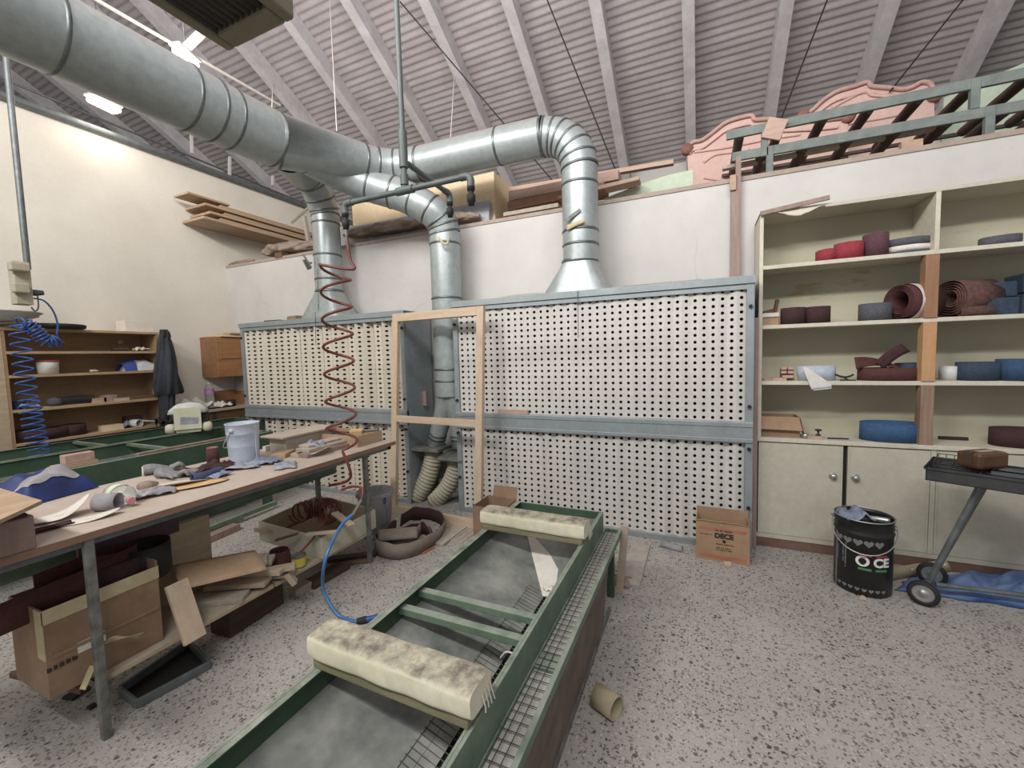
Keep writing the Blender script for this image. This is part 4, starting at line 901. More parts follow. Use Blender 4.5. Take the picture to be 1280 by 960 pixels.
MB().tube([mid + Vector((.03, -.02, .02)), Vector((2.35, 3.36, .10))], .014, 10).build('lower_bar', M_GREYSTEEL, t)
far = mid + EXV * .85
MB().tube([far + Vector((0, 0, -.07)), far + EXV * -.28 + Vector((0, 0, zlo - .08))], .0165, 10).build('leg', M_GREYSTEEL, t)
q = onray(1227, w1 + EYV * .17)
t = thing('wood_block', 'dark varnished block with a notch lying on the tray trolley', 'wood', (q.x, q.y, zhi + .006), math.atan2(EXV.y, EXV.x) + 1.05)
MB().box((-.10, -.06, 0), (.10, .06, .092)).build('body', M_BRICK, t, bevel=.018, local=True)
MB().box((-.103, -.02, .025), (-.07, .02, .095)).build('notch', M_WDARK, t, local=True); MB().box((-.04, -.02, .091), (.06, .012, .0935)).build('label', M_WGREY, t, local=True)
# tarp and perforated strip on the floor behind the trolley
def tarpfn(u, v):
    a = FZ(1118, 738).lerp(FZ(1300, 765), u); b = FZ(1140, 722).lerp(FZ(1300, 722), u); p = a.lerp(b, v); e = math.sin(PI * v) ** .5 * math.sin(PI * min(1, u * 1.6 + .02) * .5)
    return p + Vector((.02 * N3(u * 5, v * 4), .03 * N3(u * 5, v * 3, 2), .006 + e * (.12 * abs(N3(u * 3.2, v * 3 + 3, 1)) + .025 * abs(N3(u * 9, v * 6)) + .02)))
o = MB().grid(tarpfn, 44, 18).build('tarpaulin', M_TARP, solid=.003); tag(o, 'blue tarpaulin crumpled on the floor under the tray trolley', 'tarpaulin')
mb = MB(); sp = smoothpath([FZ(1118, 742) + Vector((0, .12, 0)), FZ(1150, 722), FZ(1200, 716), FZ(1250, 718), FZ(1310, 722)], 6)
t = thing('perforated_strip', 'beige perforated strip lying curved behind the blue tarpaulin', 'strip', sp[8]); MB().strip([p + Vector((0, .02, .003)) for p in sp], (0, .02, .075)).build('strip', M_BEIGEPL, t, solid=.006)
mb = MB()
for p in sp[5:]: mb.cbox(p + Vector((0, .028, .05)), (.012, .012, .012))
mb.build('studs', M_WHITEP, t)
# ------------------------------------------------------------------ foreground downdraft sanding table
TX0, TX1, TY0, TY1, TZ = -1.15, -.555, .10, 2.60, .55
t = thing('sanding_table', 'long green sanding trough table in the foreground with two padded bars across it', 'sanding table', (-.85, 1.35, 0))
MB().box((TX0, TY0, .30), (TX0 + .012, TY1, TZ)).box((TX0 + .012, TY0 + .013, TZ - .006), (TX0 + .035, TY1 - .013, TZ)).build('side_wall', M_GREEN, t, bevel=.002)
MB().box((TX1 - .012, TY0, .40), (TX1, TY1, TZ)).box((TX1 - .022, TY0 + .013, TZ - .006), (TX1 - .012, TY1 - .013, TZ)).build('side_wall', M_GREEN2, t, bevel=.002)
MB().box((TX0 + .0125, TY1 - .012, .28), (TX1 - .0125, TY1, TZ)).build('end_wall', M_GREEN, t, bevel=.002)
MB().box((TX0 + .0125, TY0, .28), (TX1 - .0125, TY0 + .012, TZ)).build('end_wall', M_GREEN, t, bevel=.002)
MB().add([Vector(p) for p in ((TX0 + .012, TY0, .462), (TX1 - .16, TY0, .335), (TX1 - .16, 1.93, .335), (TX0 + .11, 2.46, .44), (TX0 + .012, TY1 - .02, .462))], [(0, 1, 2), (0, 2, 3), (0, 3, 4)]).build('sloping_tray', M_DUSTSTEEL, t, solid=.004)
MB().add([Vector(p) for p in ((TX0 + .11, 2.46, .441), (TX1 - .125, 1.96, .337), (TX1 - .012, 2.30, .45), (TX1 - .012, TY1 - .014, .50), (TX0 + .012, TY1 - .014, .50))], [(0, 1, 2), (0, 2, 3), (0, 3, 4)]).build('end_slope', M_DUSTSTEEL, t, solid=.004)
MB().add([Vector(p) for p in ((TX1 - .165, 1.92, .337), (TX1 - .105, 1.93, .341), (TX1 - .155, 2.16, .39), (TX0 + .12, 2.45, .446))], [(0, 1, 2), (0, 2, 3)]).build('corner_strip', M_WHITEP, t, solid=.004)
MB().box((TX1 - .16, TY0, .20), (TX1 - .012, TY1, .21)).build('gutter', M_DARK, t)
MB().box((TX0 + .02, TY0 + .02, .27), (TX1 - .02, TY1 - .02, .275)).build('bottom_plate', M_GREEN, t)
mb = MB()
ya, yb_ = TY0 + .02, 1.95
for i in range(5): mb.cyl((TX1 - .245 + .036 * i, ya, .362 - .012 * i), (TX1 - .245 + .036 * i, yb_, .362 - .012 * i), .0022, n=5)
y = ya
while y < yb_: mb.cyl((TX1 - .25, y, .366), (TX1 - .095, y, .315), .0018, n=5); y += .025
mb.build('gutter_mesh', M_WIRE, t)
y1, y2 = FZ(600, 752, TZ - .02).y, FZ(592, 779, TZ - .02).y
for y in (y1, y2): MB().bar((TX0 + .012, y, TZ - .04), (TX1 - .012, y, TZ - .04), .035, .03).build('cross_bar', M_GREEN2, t, bevel=.003)
# side shelf with wire grating
SXo, SZ = -.452, .425
MB().box((SXo - .02, TY0, SZ - .035), (SXo, TY1 + .06, SZ + .002)).box((TX1, TY0, SZ - .035), (TX1 + .006, TY1 + .06, SZ)).box((TX1, TY1 + .05, SZ - .03), (SXo, TY1 + .06, SZ)).build('side_shelf_frame', M_GREEN2, t, bevel=.002)
MB().box((TX1 + .006, TY0, SZ - .022), (SXo - .02, TY1 + .04, SZ - .018)).build('dust_tray', M_LIGHTTRAY, t)
mb = MB(); y = TY0 + .01; i = 0
while y < TY1 + .05: mb.cyl((TX1, y, SZ - .004), (SXo - .004, y + .0, SZ - .004), .0017, n=5); y += .036
for x in (TX1 + .028, TX1 + .056): mb.cyl((x, TY0, SZ - .0005), (x, TY1 + .05, SZ - .0005), .0017, n=5)
mb.build('wire_grating', M_WIRE, t)
MB().box((TX1 + .004, 1.36, SZ - .018), (SXo - .02, 1.45, SZ - .006)).build('shelf_strap', M_GREEN2, t)
MB().add([Vector(p) for p in ((SXo - .006, TY0, SZ - .03), (SXo - .006, 2.25, SZ - .03), (-.495, 2.25, .02), (-.495, TY0, .02))], [(0, 1, 2, 3)]).build('skirt_panel', M_DUSTPLATE, t, solid=.006)
MB().box((-.497, TY0, 0), (-.485, 2.45, .03)).build('floor_rail', M_STEEL, t)
MB().box((-1.12, TY0, .0), (-1.10, 2.3, .28)).build('inner_skirt', M_DARK, t)
for x, y in ((SXo - .065, TY1 + .02), (TX0 + .03, TY1 - .03), (TX0 + .03, .3)): MB().box((x - .022, y - .022, 0), (x + .022, y + .022, .40)).build('leg', M_GREEN, t, bevel=.002)
MB().bar((SXo + .02, TY1 + .065, SZ + .03), (-.472, TY1 + .065, 0), .045, .018, (0, 1, 0)).build('end_board', M_PLYTOP, t, bevel=.002)
def pad(label, p, q, dep, hgt, seed):
    p, q = Vector(p), Vector(q); d = (q - p).normalized(); s = Vector((-d.y, d.x, 0)); L = (q - p).length; mid = (p + q) / 2
    th_ = thing('padded_bar', label, 'padded bar', mid, 0, 'padded bars across the sanding table')
    rings = []; n = 26
    for i in range(n + 1):
        u = i / n; e = min(u, 1 - u) * L; k = min(1, (e / .02 + .2) ** .4) if e < .016 else 1; rg = []
        for j in range(24):
            a = 2 * PI * j / 24; cx, cz = math.cos(a), math.sin(a)
            sx = (abs(cx) ** .38) * (1 if cx > 0 else -1); szz = (abs(cz) ** .45) * (1 if cz > 0 else -1)
            w_ = 1 + .05 * N3(u * 7 + seed, cx * 2, cz * 2)
            rg.append(p + d * (L * u) + s * (dep / 2 * sx * w_ * (.88 + .12 * k)) + Vector((0, 0, .028 + hgt * .5 + hgt * .5 * szz * w_ * (.85 + .15 * k))))
        rings.append(rg)
    MB().loft(rings).build('cushion', M_PAD, th_, sub=1)
    M = Matrix.Translation(mid) @ Matrix.Rotation(math.atan2(d.y, d.x), 4, 'Z')
    MB().box((-L / 2 + .014, -dep / 2 + .012, 0), (L / 2 - .014, dep / 2 - .012, .034), M).build('wooden_base', M_PADWOOD, th_, bevel=.004)
    mb = MB(); e = q + Vector((0, 0, .02))
    for i in range(4): mb.tube([e + s * (.05 - .016 * i) + Vector((0, 0, .05)), e + d * .012 + s * (.05 - .016 * i) + Vector((0, 0, .015)), e + d * .014 + s * (.052 - .018 * i) + Vector((0, 0, .002 + .022 * N3(i * 3.1, seed)))], .0022, 5)
    mb.build('loose_threads', M_ROPE, th_)
a_, b_ = FZ(384, 836, TZ), FZ(588, 921, TZ)
nrm = Vector((-(b_ - a_).y, (b_ - a_).x, 0)).normalized()
pad('near cream padded bar with worn grey top lying across the foreground sanding table', a_ + nrm * .062, b_ + nrm * .062, .125, .085, 2)
a_, b_ = FZ(600, 662, TZ), FZ(730, 684, TZ)
nrm = Vector((-(b_ - a_).y, (b_ - a_).x, 0)).normalized()
pad('far cream padded bar lying across the far end of the foreground sanding table', a_ + nrm * .065, b_ + nrm * .065, .13, .085, 6)
o = MB().tube(smoothpath([FZ(626, 822, .40), FZ(633, 815, .44), FZ(642, 818, .44), FZ(640, 826, .40), FZ(632, 830, .38)], 5), .004, 6).build('cord_loop', M_ROPE); tag(o, 'little white cord loop in the gutter of the foreground sanding table', 'cord')
o = crumple(FZ(686, 738, .345), .06, .04, .03, 7).build('paper_scrap', M_WHITEP, solid=.002); tag(o, 'white scrap in the gutter corner near the far padded bar', 'paper')
o = MB().tube(smoothpath([FZ(628, 668, .43), FZ(633, 676, .43), FZ(632, 686, .43), FZ(626, 688, .43)], 5), .002, 5).build('black_thread', M_DARK); tag(o, 'thin dark thread lying in the trough under the far padded bar', 'thread')
# cardboard tube on the floor
q = FZ(757, 892)
o = MB().tube([q + Vector((-.045, .03, .048)), q + Vector((.05, -.012, .048))], .047, 28, cap=False).build('cardboard_tube', M_BEIGEPL, solid=.004); tag(o, 'short grey-beige cardboard tube lying on the floor right of the sanding table', 'tube')
q = FZ(800, 684)
o = MB().box((-.50, 2.78, .0), (-.36, 3.42, .012)).build('hardboard_sheet', M_MAT, bevel=.002); tag(o, 'thin pale board lying on the floor beside the far end of the sanding table', 'board')
o = crumple(FZ(778, 728), .10, .12, .03, 5).build('mortar_lump', M_WRED, solid=.004); tag(o, 'flat brownish lump on the floor by the end board of the sanding table', 'lump')
# ------------------------------------------------------------------ workbench
BZ = .885; BX0, BX1, BY0, BY1 = -3.06, -2.245, .25, 2.69
t = thing('workbench', 'long workbench with dusty ply top on scuffed steel legs, covered with sanding scraps', 'workbench', (-2.57, 1.5, 0))
MB().box((BX0, BY0, BZ - .022), (BX1, BY1, BZ)).build('tabletop', M_PLYTOP, t, bevel=.003)
MB().box((BX1 - .05, BY0, BZ - .06), (BX1 - .02, BY1 - .03, BZ - .024)).box((-2.87, BY0, BZ - .06), (-2.84, BY1 - .03, BZ - .024)).box((BX0 + .02, BY1 - .07, BZ - .06), (BX1 - .02, BY1 - .03, BZ - .024)).box((BX0 + .02, .80, BZ - .06), (BX1 - .02, .83, BZ - .024)).build('frame', M_GREYSTEEL, t, bevel=.002)
MB().box((BX1, BY0, BZ - .03), (BX1 + .004, BY1, BZ - .001)).build('front_edge', WOOD('brown bench edge', '#7d6250', '#93765f', 1), t)
for x, y in ((-2.262, .815), (-2.85, .86), (-2.295, 2.40), (-2.86, 2.45)): MB().box((x - .0155, y - .0155, 0), (x + .0155, y + .0155, BZ - .03)).build('leg', M_STEEL, t, bevel=.003)
MB().cyl((-2.84, .3, .62), (-2.84, 2.6, .62), .035, n=14).build('stretcher', M_GREEN2, t)
SH = .235
for y in (.84, 2.42): MB().box((-2.86, y - .015, SH - .055), (-2.28, y + .015, SH - .025)).build('cross_rail', M_STEEL, t)
MB().box((-2.72, .86, SH - .022), (-2.30, 1.62, SH)).box((-2.70, 1.63, SH - .022), (-2.30, 2.44, SH)).build('lower_shelf', M_WPALEY, t, bevel=.002)
# --- things on the bench
def B(px, py, dz=0): return FZ(px, py, BZ + dz)
pt = B(44, 690)
x1, y1 = FX(44, 690, BX1 - .0).x, FX(46, 700, BX1).y
t = thing('dusty_box', 'dusty grey-brown wooden box at the near end of the bench', 'box', (-2.5, .5, BZ))
yq = FX(47, 690, BX1).y
MB().box((-2.60, .25, BZ), (BX1 + .004, yq, BZ + .125)).build('body', M_WRED, t, bevel=.006)
MB().box((-2.62, .25, BZ + .125), (BX1 + .012, yq - .02, BZ + .14)).build('lid', M_DMAROON, t)
zb2 = BZ + .15; c1 = FZ(53, 630, zb2); c2 = FZ(0, 655, zb2); c3 = FZ(0, 614, zb2)
o = MB().prism([c1, c1 + (c3 - c1) * 2.2, c1 + (c3 - c1) * 2.2 + (c2 - c1) * 2, c1 + (c2 - c1) * 2], (0, 0, .014)).build('plywood_sheet', M_BOARDY); tag(o, 'pale plywood sheet lying on the dusty box at the bench end', 'board')
bagc = B(52, 622)
def bagfn(u, v):
    x, y = u * 2 - 1, v * 2 - 1; r = min(1, max(abs(x), abs(y))); h = (1 - r ** 3) * .13 * (1 + .35 * N3(x * 2, y * 2, 4)) + .012 * abs(N3(x * 5, y * 5, 1))
    return bagc + Vector((.11 * x - .04 * y, .15 * y + .05 * x, h + .003))
t = thing('blue_bag', 'dark blue nylon bag with grey panels lying beside the plywood sheet', 'bag', bagc)
MB().grid(bagfn, 22, 22).build('body', M_BLUEBAG, t)
MB().grid(lambda u, v: bagfn(.56 + .3 * u, .12 + .7 * v) + Vector((.003, 0, .004)), 8, 14).build('grey_panel', M_GREYP, t)
def sheet(label, px, py, sx, sy, rz, mat, curl=.02, name='sanding_sheet', dz=.0, seed=1, cat='sanding paper'):
    c = B(px, py); ca2, sa2 = math.cos(rz), math.sin(rz)
    def fn(u, v):
        x, y = (u - .5) * sx, (v - .5) * sy; z = .003 + dz + curl * abs(u - .5) ** 2 * 4 + .006 * N3(u * 3 + seed, v * 3)
        return c + Vector((x * ca2 - y * sa2, x * sa2 + y * ca2, max(z, .002 + dz)))
    return tag(MB().grid(fn, 12, 10).build(name, mat, solid=.002), label, cat)
def disc(label, px, py, a, b, rz, mat, curl=.03, dz=0., name='sanding_disc', seed=1):
    c = B(px, py); mb = MB(); ca2, sa2 = math.cos(rz), math.sin(rz); rings = []
    for r in (0.02, .35, .7, 1):
        rg = []
        for i in range(32):
            q = 2 * PI * i / 32; x, y = r * math.cos(q), r * math.sin(q); z = .004 + dz + curl * max(0, x + .2) ** 2
            rg.append(c + Vector((a * x * ca2 - b * y * sa2, a * x * sa2 + b * y * ca2, z)))
        rings.append(rg)
    return tag(mb.loft(rings, cap=False).build(name, mat, solid=.002), label, 'sanding disc')
disc('pale curled sheet lowest beside the blue bag near the bench edge', 74, 648, .10, .065, 1.35, M_WHITEP, .05, .006, 'sanding_sheet')
disc('pale pointed abrasive sheet in front of the grey roll', 110, 650, .105, .045, 1.2, M_WHITEP, .015, 0, 'sanding_sheet')
sheet('dark folded sheet under the pale sheets at the bench edge', 62, 662, .05, .14, -.1, M_DMAROON, .01)
q = B(128, 640)
o = MB().tube([q + Vector((-.045, -.0, .038)), q + Vector((.03, .05, .038))], .037, 28, cap=False).build('abrasive_roll', M_GREYP, solid=.004); tag(o, 'grey abrasive tube lying on the bench beside the crushed clear bottle', 'abrasive roll')
q0 = B(152, 630); t = thing('plastic_bottle', 'crushed clear plastic bottle with pink cap lying on the bench', 'bottle', q0)
bp = [q0 + Vector((-.07, .0, .05)), q0 + Vector((-.05, .0, .05)), q0 + Vector((.0, .0, .048)), q0 + Vector((.04, -.0, .045)), q0 + Vector((.075, -.005, .038)), q0 + Vector((.09, -.006, .033))]
MB().tube(smoothpath(bp, 4), [.020, .036, .044, .047, .045, .043, .046, .045, .04, .044, .045, .046, .045, .042, .036, .03, .022, .016, .013, .013, .013][:len(smoothpath(bp, 4))], 16).build('body', M_CLEAR, t)
MB().cyl(q0 + Vector((.09, -.006, .033)), q0 + Vector((.112, -.008, .031)), .016, n=18).build('cap', MAT('pink cap', '#c77f86', '#d08c92', 9, .5), t)
MB().tube([q0 + Vector((-.03, 0, .049)), q0 + Vector((.005, 0, .048))], .0475, 18, cap=False).build('label', MAT('green white label', '#bcd3bd', '#d2e0d0', 20, .5), t)
o = crumple(B(192, 620), .17, .09, .045, 11, 1.2).build('paper_wrap', M_GREYP, solid=.003); tag(o, 'twisted grey paper right of the crushed bottle', 'paper')
o = MB().tube(smoothpath([B(172, 609, .02), B(186, 606, .025), B(197, 604, .018)], 4), [.014, .02, .024, .025, .024, .02, .016, .012, .008], 12).build('tool_grip', M_WRED); tag(o, 'short brown wooden tool handle behind the twisted paper', 'handle')
def glove(label, px, py, rz, seed):
    c = B(px, py); t = thing('work_glove', label, 'glove', c, rz)
    mb = MB(); rg = []
    for i in range(9):
        u = i / 8; wd = .055 * (1 - .25 * abs(u - .45)); ht_ = .022 * (1 + .5 * math.sin(3 * u + seed))
        rg.append([Vector((-.1 + .14 * u, wd * math.cos(a) * .9, max(.002, ht_ + ht_ * math.sin(a) * .95))) for a in [2 * PI * k / 14 for k in range(14)]])
    mb.loft(rg)
    for k in range(4): mb.tube(smoothpath([(.03, -.036 + .024 * k, .02), (.07, -.042 + .028 * k, .035 + .01 * math.sin(k + seed)), (.10 - .006 * abs(k - 1.5), -.04 + .028 * k, .016)], 4), [.012, .0125, .0125, .012, .012, .0115, .011, .01, .006], 8)
    mb.tube(smoothpath([(-.03, -.045, .02), (.0, -.075, .03), (.035, -.085, .016)], 4), [.013, .013, .013, .0125, .012, .012, .011, .010, .006], 8)
    mb.build('glove_body', M_GLOVE, t, local=True)
    MB().tube([(-.105, .0, .022), (-.095, 0, .022)], .03, 14, cap=False).build('cuff', M_WHITEP, t, local=True, solid=.004)
glove('dark grey knit glove lying on the bench left of the maroon paper', 206, 590, 1.2, 1)
glove('pale-edged grey work glove leaning on the maroon paper', 222, 596, .5, 2)
sheet('maroon abrasive sheet under the gloves on the bench', 243, 590, .12, .22, 1.0, M_MAROON, .02)
o = crumple(B(272, 588), .20, .12, .05, 21, 1.0).build('abrasive_scrap', M_DMAROON, solid=.003); tag(o, 'dark maroon crumpled abrasive before the maroon cylinder', 'abrasive scrap')
q = B(240, 601)
o = MB().tube(smoothpath([B(240, 598, .022), B(258, 594, .02), B(276, 588, .02)], 4), [.024] * 9, 16, cap=False).build('rolled_sheet', MAT('navy sheet', '#323a5a', '#454d6d', 9, .9), solid=.003); tag(o, 'navy rolled abrasive sheet lying before the maroon scraps', 'abrasive roll')
disc('big white torn abrasive paper on the bench before the gloves', 218, 607, .085, .17, -.45, M_WHITEP, .02, 0, 'sanding_sheet')
disc('tan oval sanding disc near the front edge of the bench', 246, 607, .07, .15, -.35, M_TANP, .004, .002)
for i, (px, py, sx, sy, h, rz, mt, lb) in enumerate(((300, 585, .22, .14, .035, .6, M_RAGG, 'pale grey rag in front of the white bucket'), (330, 579, .2, .13, .04, .3, M_RAGB, 'blue-grey rag to the right of the white bucket foot'), (356, 583, .12, .20, .018, .9, M_RAGG, 'flat grey rag end nearest the bench edge right of the bucket'), (270, 596, .12, .12, .03, .2, M_RAGB, 'small blue-grey rag between the navy roll and the pale rag'))):
    o = crumple(B(px, py), sx, sy, h, 31 + i, rz).build('rag', mt, solid=.003); tag(o, lb, 'rag', 'rags on the bench')
q = B(267, 581)
t = thing('abrasive_cylinder', 'small maroon abrasive cylinder standing on the bench left of the bucket', 'cylinder', q)
MB().tube([q + Vector((0, 0, .002)), q + Vector((0, 0, .115))], .033, 28, cap=False).build('sleeve', M_MAROON, t, solid=.004)
MB().tube([q + Vector((0, 0, .004)), q + Vector((0, 0, .117))], .029, 28, cap=False).build('card_core', M_CARDIN, t, solid=.003)
# white bucket
q = B(306, 577); rb = .098; hb = ZAT(306, 528, q.x, q.y) - BZ - .0
t = thing('bucket', 'white dented metal bucket with wire handle standing on the bench', 'bucket', q, .3)
MB().lathe([(0, .006), (rb * .86, .006), (rb * .87, 0), (rb * .885, .01), (rb * .93, hb * .42), (rb * .94, hb * .43), (rb * .935, hb * .45), (rb * .96, hb * .72), (rb * .985, hb * .73), (rb * .975, hb * .76), (rb, hb * .97), (rb * 1.03, hb * .98), (rb * 1.03, hb), (rb * .98, hb), (rb * .86, .02), (0, .02)], (0, 0, 0), 40).build('body', M_BUCKET, t, local=True)
hp = [(-.0 + (rb + .03 * math.sin(PI * i / 16)) * math.cos(PI / 2 + PI * i / 16), rb * math.sin(PI / 2 + PI * i / 16), hb * .85 - .13 * math.sin(PI * i / 16)) for i in range(17)]
MB().tube(hp, .003, 6).build('wire_handle', M_ROPE, t, local=True)
MB().cbox((rb * .97, .0, hb * .5), (.006, .02, hb * .9)).build('seam', M_BUCKET, t, local=True)
for s in (1, -1): MB().lathe([(0, .014), (.014, .012), (.016, 0)], (0, s * rb * .96, hb * .85), 14, (0, s, 0)).build('handle_lug', M_BUCKET, t, local=True)
def chunk(name, label, px, py, sx, sy, h, rz, mat, cat='wood', dz=0, group=None):
    c = B(px, py); o = MB().cbox((c.x, c.y, BZ + dz + h / 2), (sx, sy, h), rz).build(name, mat, bevel=.003); return tag(o, label, cat, group)
chunk('wood_offcut', 'pale wood offcut lying right of the white bucket', 353, 570, .11, .16, .03, .5, M_BOARDY, group='offcuts on the bench')
chunk('wood_offcut', 'short greyish offcut beside the pale one right of the bucket', 374, 570, .07, .09, .028, .3, M_WPALEY, group='offcuts on the bench')
chunk('wood_offcut', 'thin tilted splinter of board behind the pale offcut', 340, 562, .03, .15, .04, .2, M_WHITEP, group='offcuts on the bench')
q = B(363, 560); o = MB().tube([q + Vector((-.03, -.04, .05)), q + Vector((.02, .05, .05))], .026, 20, cap=False).build('abrasive_roll', M_DMAROON, solid=.006); tag(o, 'little grey-maroon roll lying over the offcuts by the bucket', 'abrasive roll')
o = crumple(B(392, 560, .03), .16, .13, .06, 41, .4).build('paper_scrap', M_RAGG, solid=.003); tag(o, 'pale grey curled papers in front of the grey lidded box', 'paper')
disc('white half-disc paper leaning before the grey lidded box', 400, 568, .06, .10, .3, M_WHITEP, .02, .02, 'sanding_sheet')
pL, pR = B(357, 566), B(421, 556)
t = thing('lidded_box', 'grey wooden box with loose board lid at the back of the bench', 'box', (-2.78, 2.14, BZ))
ly0, ly1 = FX(358, 560, -2.74).y, FX(418, 555, -2.74).y
MB().box((-2.92, ly0, BZ), (-2.74, ly1, BZ + .105)).build('body', M_WGREY, t, bevel=.004)
MB().bar((-2.84, ly0 - .04, BZ + .113), (-2.84, ly1 + .04, BZ + .118), .24, .014).build('lid', M_PLYTOP, t, bevel=.002)
for i, (y0, y1, x0, x1, h, lb) in enumerate(((2.02, 2.50, -2.56, -2.44, .028, 'bottom brown board of the small stack behind the coil on the bench'), (2.06, 2.46, -2.60, -2.47, .022, 'middle board of the small stack behind the coil on the bench'), (2.10, 2.42, -2.62, -2.52, .016, 'top thin board of the small stack behind the coil on the bench'))):
    o = MB().box((x0, y0, BZ + (0, .028, .05)[i]), (x1, y1, BZ + (0, .028, .05)[i] + h)).build('small_board', (M_WRED, M_WGREY, M_PLYTOP)[i], bevel=.002); tag(o, lb, 'board', 'small boards stacked on the bench')
x0, x1, y0, y1 = -2.66, -2.36, 2.52, 2.66
t = thing('parts_tray', 'open plywood tray with sponges at the far end of the bench', 'tray', ((x0 + x1) / 2, (y0 + y1) / 2, BZ))
hh = .085
MB().openbox(-2.86, x1, 2.40, 2.672, BZ, BZ + hh, .01).build('body', M_BOARDY, t, bevel=.001)
o = MB().cbox((-2.52, 2.56, BZ + hh - .005), (.10, .06, .045), .5, .2).build('sanding_sponge', M_TANP, bevel=.006); tag(o, 'tan sanding sponge in the plywood tray at the bench end', 'sponge')
o = MB().cyl((-2.48, 2.60, BZ + hh - .0), (-2.36, 2.63, BZ + hh + .012), .013, n=14).build('grey_tool', M_STEEL); tag(o, 'grey metal tool lying over the edge of the plywood tray', 'tool')
o = MB().cbox((-2.70, 2.56, BZ + .04), (.13, .09, .06), .2).build('dark_block', M_DGREY, bevel=.004); tag(o, 'dark block inside the plywood tray', 'block')
# --- under the bench
XB = -2.345
pa, pb = FX(60, 847, XB), FX(204, 795, XB); ya, yb_ = pa.y, pb.y
zt = (FX(48, 765, XB).z + FX(206, 706, XB).z) / 2; zb = SH + .002
t = thing('belt_carton', 'large old cardboard box with yellowed tape under the bench, full of maroon belts', 'box', (-2.5, (ya + yb_) / 2, zb))
DX = .30; th = .006
MB().openbox(XB - DX, XB, ya, yb_, zb, zt, th).box((XB - DX, yb_ - th, zt), (XB, yb_, zt + .03)).build('body', M_CARDD, t)
MB().box((XB - .001, ya - .003, zt - .055), (XB + .0025, yb_ + .003, zt + .003)).box((XB - .06, ya - .0035, zt - .2), (XB + .0025, ya, zt)).build('tape', M_TAPE, t)
MB().box((XB, ya + .02, zb + (zt - zb) * .44), (XB + .004, yb_ - .01, zb + (zt - zb) * .48)).build('crease', M_CARDIN, t)
yl = FX(118, 815, XB).y
MB().box((XB, yl - .05, zb + .13), (XB + .002, yl + .04, zb + .175)).build('paper_label', M_WHITEP, t)
RXm = Matrix.Translation((XB + .004 - t.location.x, FX(82, 828, XB).y - t.location.y, FX(82, 830, XB).z - t.location.z)) @ Matrix.Rotation(PI / 2, 4, 'Z') @ Matrix.Rotation(PI / 2, 4, 'X')
dashes(t, RXm, .11, 1, .018, M_INK, 9)
pb1 = FX(0, 757, XB - .1); pb0 = FX(0, 775, XB - .1); hb_ = .125
o = MB().strip(smoothpath([(XB - .12, .25, zt - .10), (XB - .115, ya, zt - .07), (XB - .10, ya + .20, zt - .05), (XB - .14, ya + .34, zt - .04), (XB - .2, ya + .36, zt - .04), (XB - .24, ya + .25, zt - .04), (XB - .21, ya + .05, zt - .04)], 8), (0, 0, .125)).build('sanding_belt', M_MAROON, solid=.004); tag(o, 'long maroon belt hanging out to the left over the carton under the bench', 'sanding belt')
for i, (dy, dx, a, b, lb) in enumerate(((.30, -.16, .12, .085, 'dark maroon belt loop standing nearest in the carton under the bench'), (.42, -.17, .10, .10, 'dark belt loop at the far end of the carton under the bench'), (.31, -.17, .075, .05, 'small inner belt loop inside the carton under the bench'))):
    belt(lb, (XB + dx, ya + dy, zt - .09), b, a, .14 + .02 * i, (M_DMAROON, M_DARK, M_MAROON)[i], 0, .1, 50 + i, 'belts in the carton')
o = MB().box((-2.68, .92, zt + .02), (-2.655, 1.34, zt + .14)).build('sanding_belt_pack', MAT('purple belts', '#55404a', '#62505a', 30, .9), bevel=.004); tag(o, 'purplish stacked belts standing behind the carton under the bench', 'sanding belt')
o = MB().box((-2.70, 1.05, SH), (-2.66, 1.5, SH + .42)).build('pale_board', M_WPALEY, bevel=.003); tag(o, 'pale board standing upright behind the carton under the bench', 'board')
longboard('tape_tail', 'yellowed tape hanging from the lower shelf corner under the bench', FX(116, 832, XB + .05), FX(103, 862, XB + .06), .03, .004, M_TAPE, cat='tape')
o = MB().grid(lambda u, v: FX(128 + 52 * u, 806 - 16 * u, XB + .03 + .03 * math.sin(PI * u)) + Vector((.03 * v * math.cos(4 * u), -.01 * v, .03 * v * math.sin(4 * u + .6))), 14, 4).build('paper_strip', M_TAPE, solid=.002); tag(o, 'twisted yellowed paper strip on the lower shelf before the carton', 'paper')
# wood pile on the lower shelf
def LB(px, py, z): return FZ(px, py, z)
def pb4(label, p, q, wd, ht, mat, name='wood_offcut', up=(0, 0, 1), cat='wood'): return longboard(name, label, p, q, wd, ht, mat, 'offcuts piled under the bench', cat, up)
z0 = SH
def yb(px, py, z): return FZ(px, py, z).y
pb4('long board lowest in the pile under the bench', (-2.56, 1.30, z0 + .014), (-2.31, 1.46, z0 + .014), .10, .026, M_WGREY)
pb4('second board low in the pile under the bench', (-2.58, 1.42, z0 + .042), (-2.29, 1.58, z0 + .042), .09, .026, M_WPALEY)
pb4('third board in the pile under the bench, squared pale end', (-2.56, 1.52, z0 + .07), (-2.27, 1.66, z0 + .07), .07, .028, M_WPALE)
pb4('grey plank in the middle of the pile under the bench', (-2.62, 1.50, z0 + .098), (-2.40, 1.70, z0 + .098), .11, .024, M_WGREY)
pb4('wide grey plank under the tan sheet in the pile under the bench', (-2.50, 1.52, z0 + .124), (-2.40, 1.66, z0 + .124), .13, .024, M_WGREY)
pb4('short pale batten end sticking out right of the pile under the bench', (-2.36, 1.62, z0 + .07), (-2.25, 1.73, z0 + .07), .05, .03, M_WPALEY)
pb4('flat thin offcut at the right of the pile under the bench', (-2.42, 1.64, z0 + .02), (-2.28, 1.73, z0 + .02), .09, .018, M_WGREY)
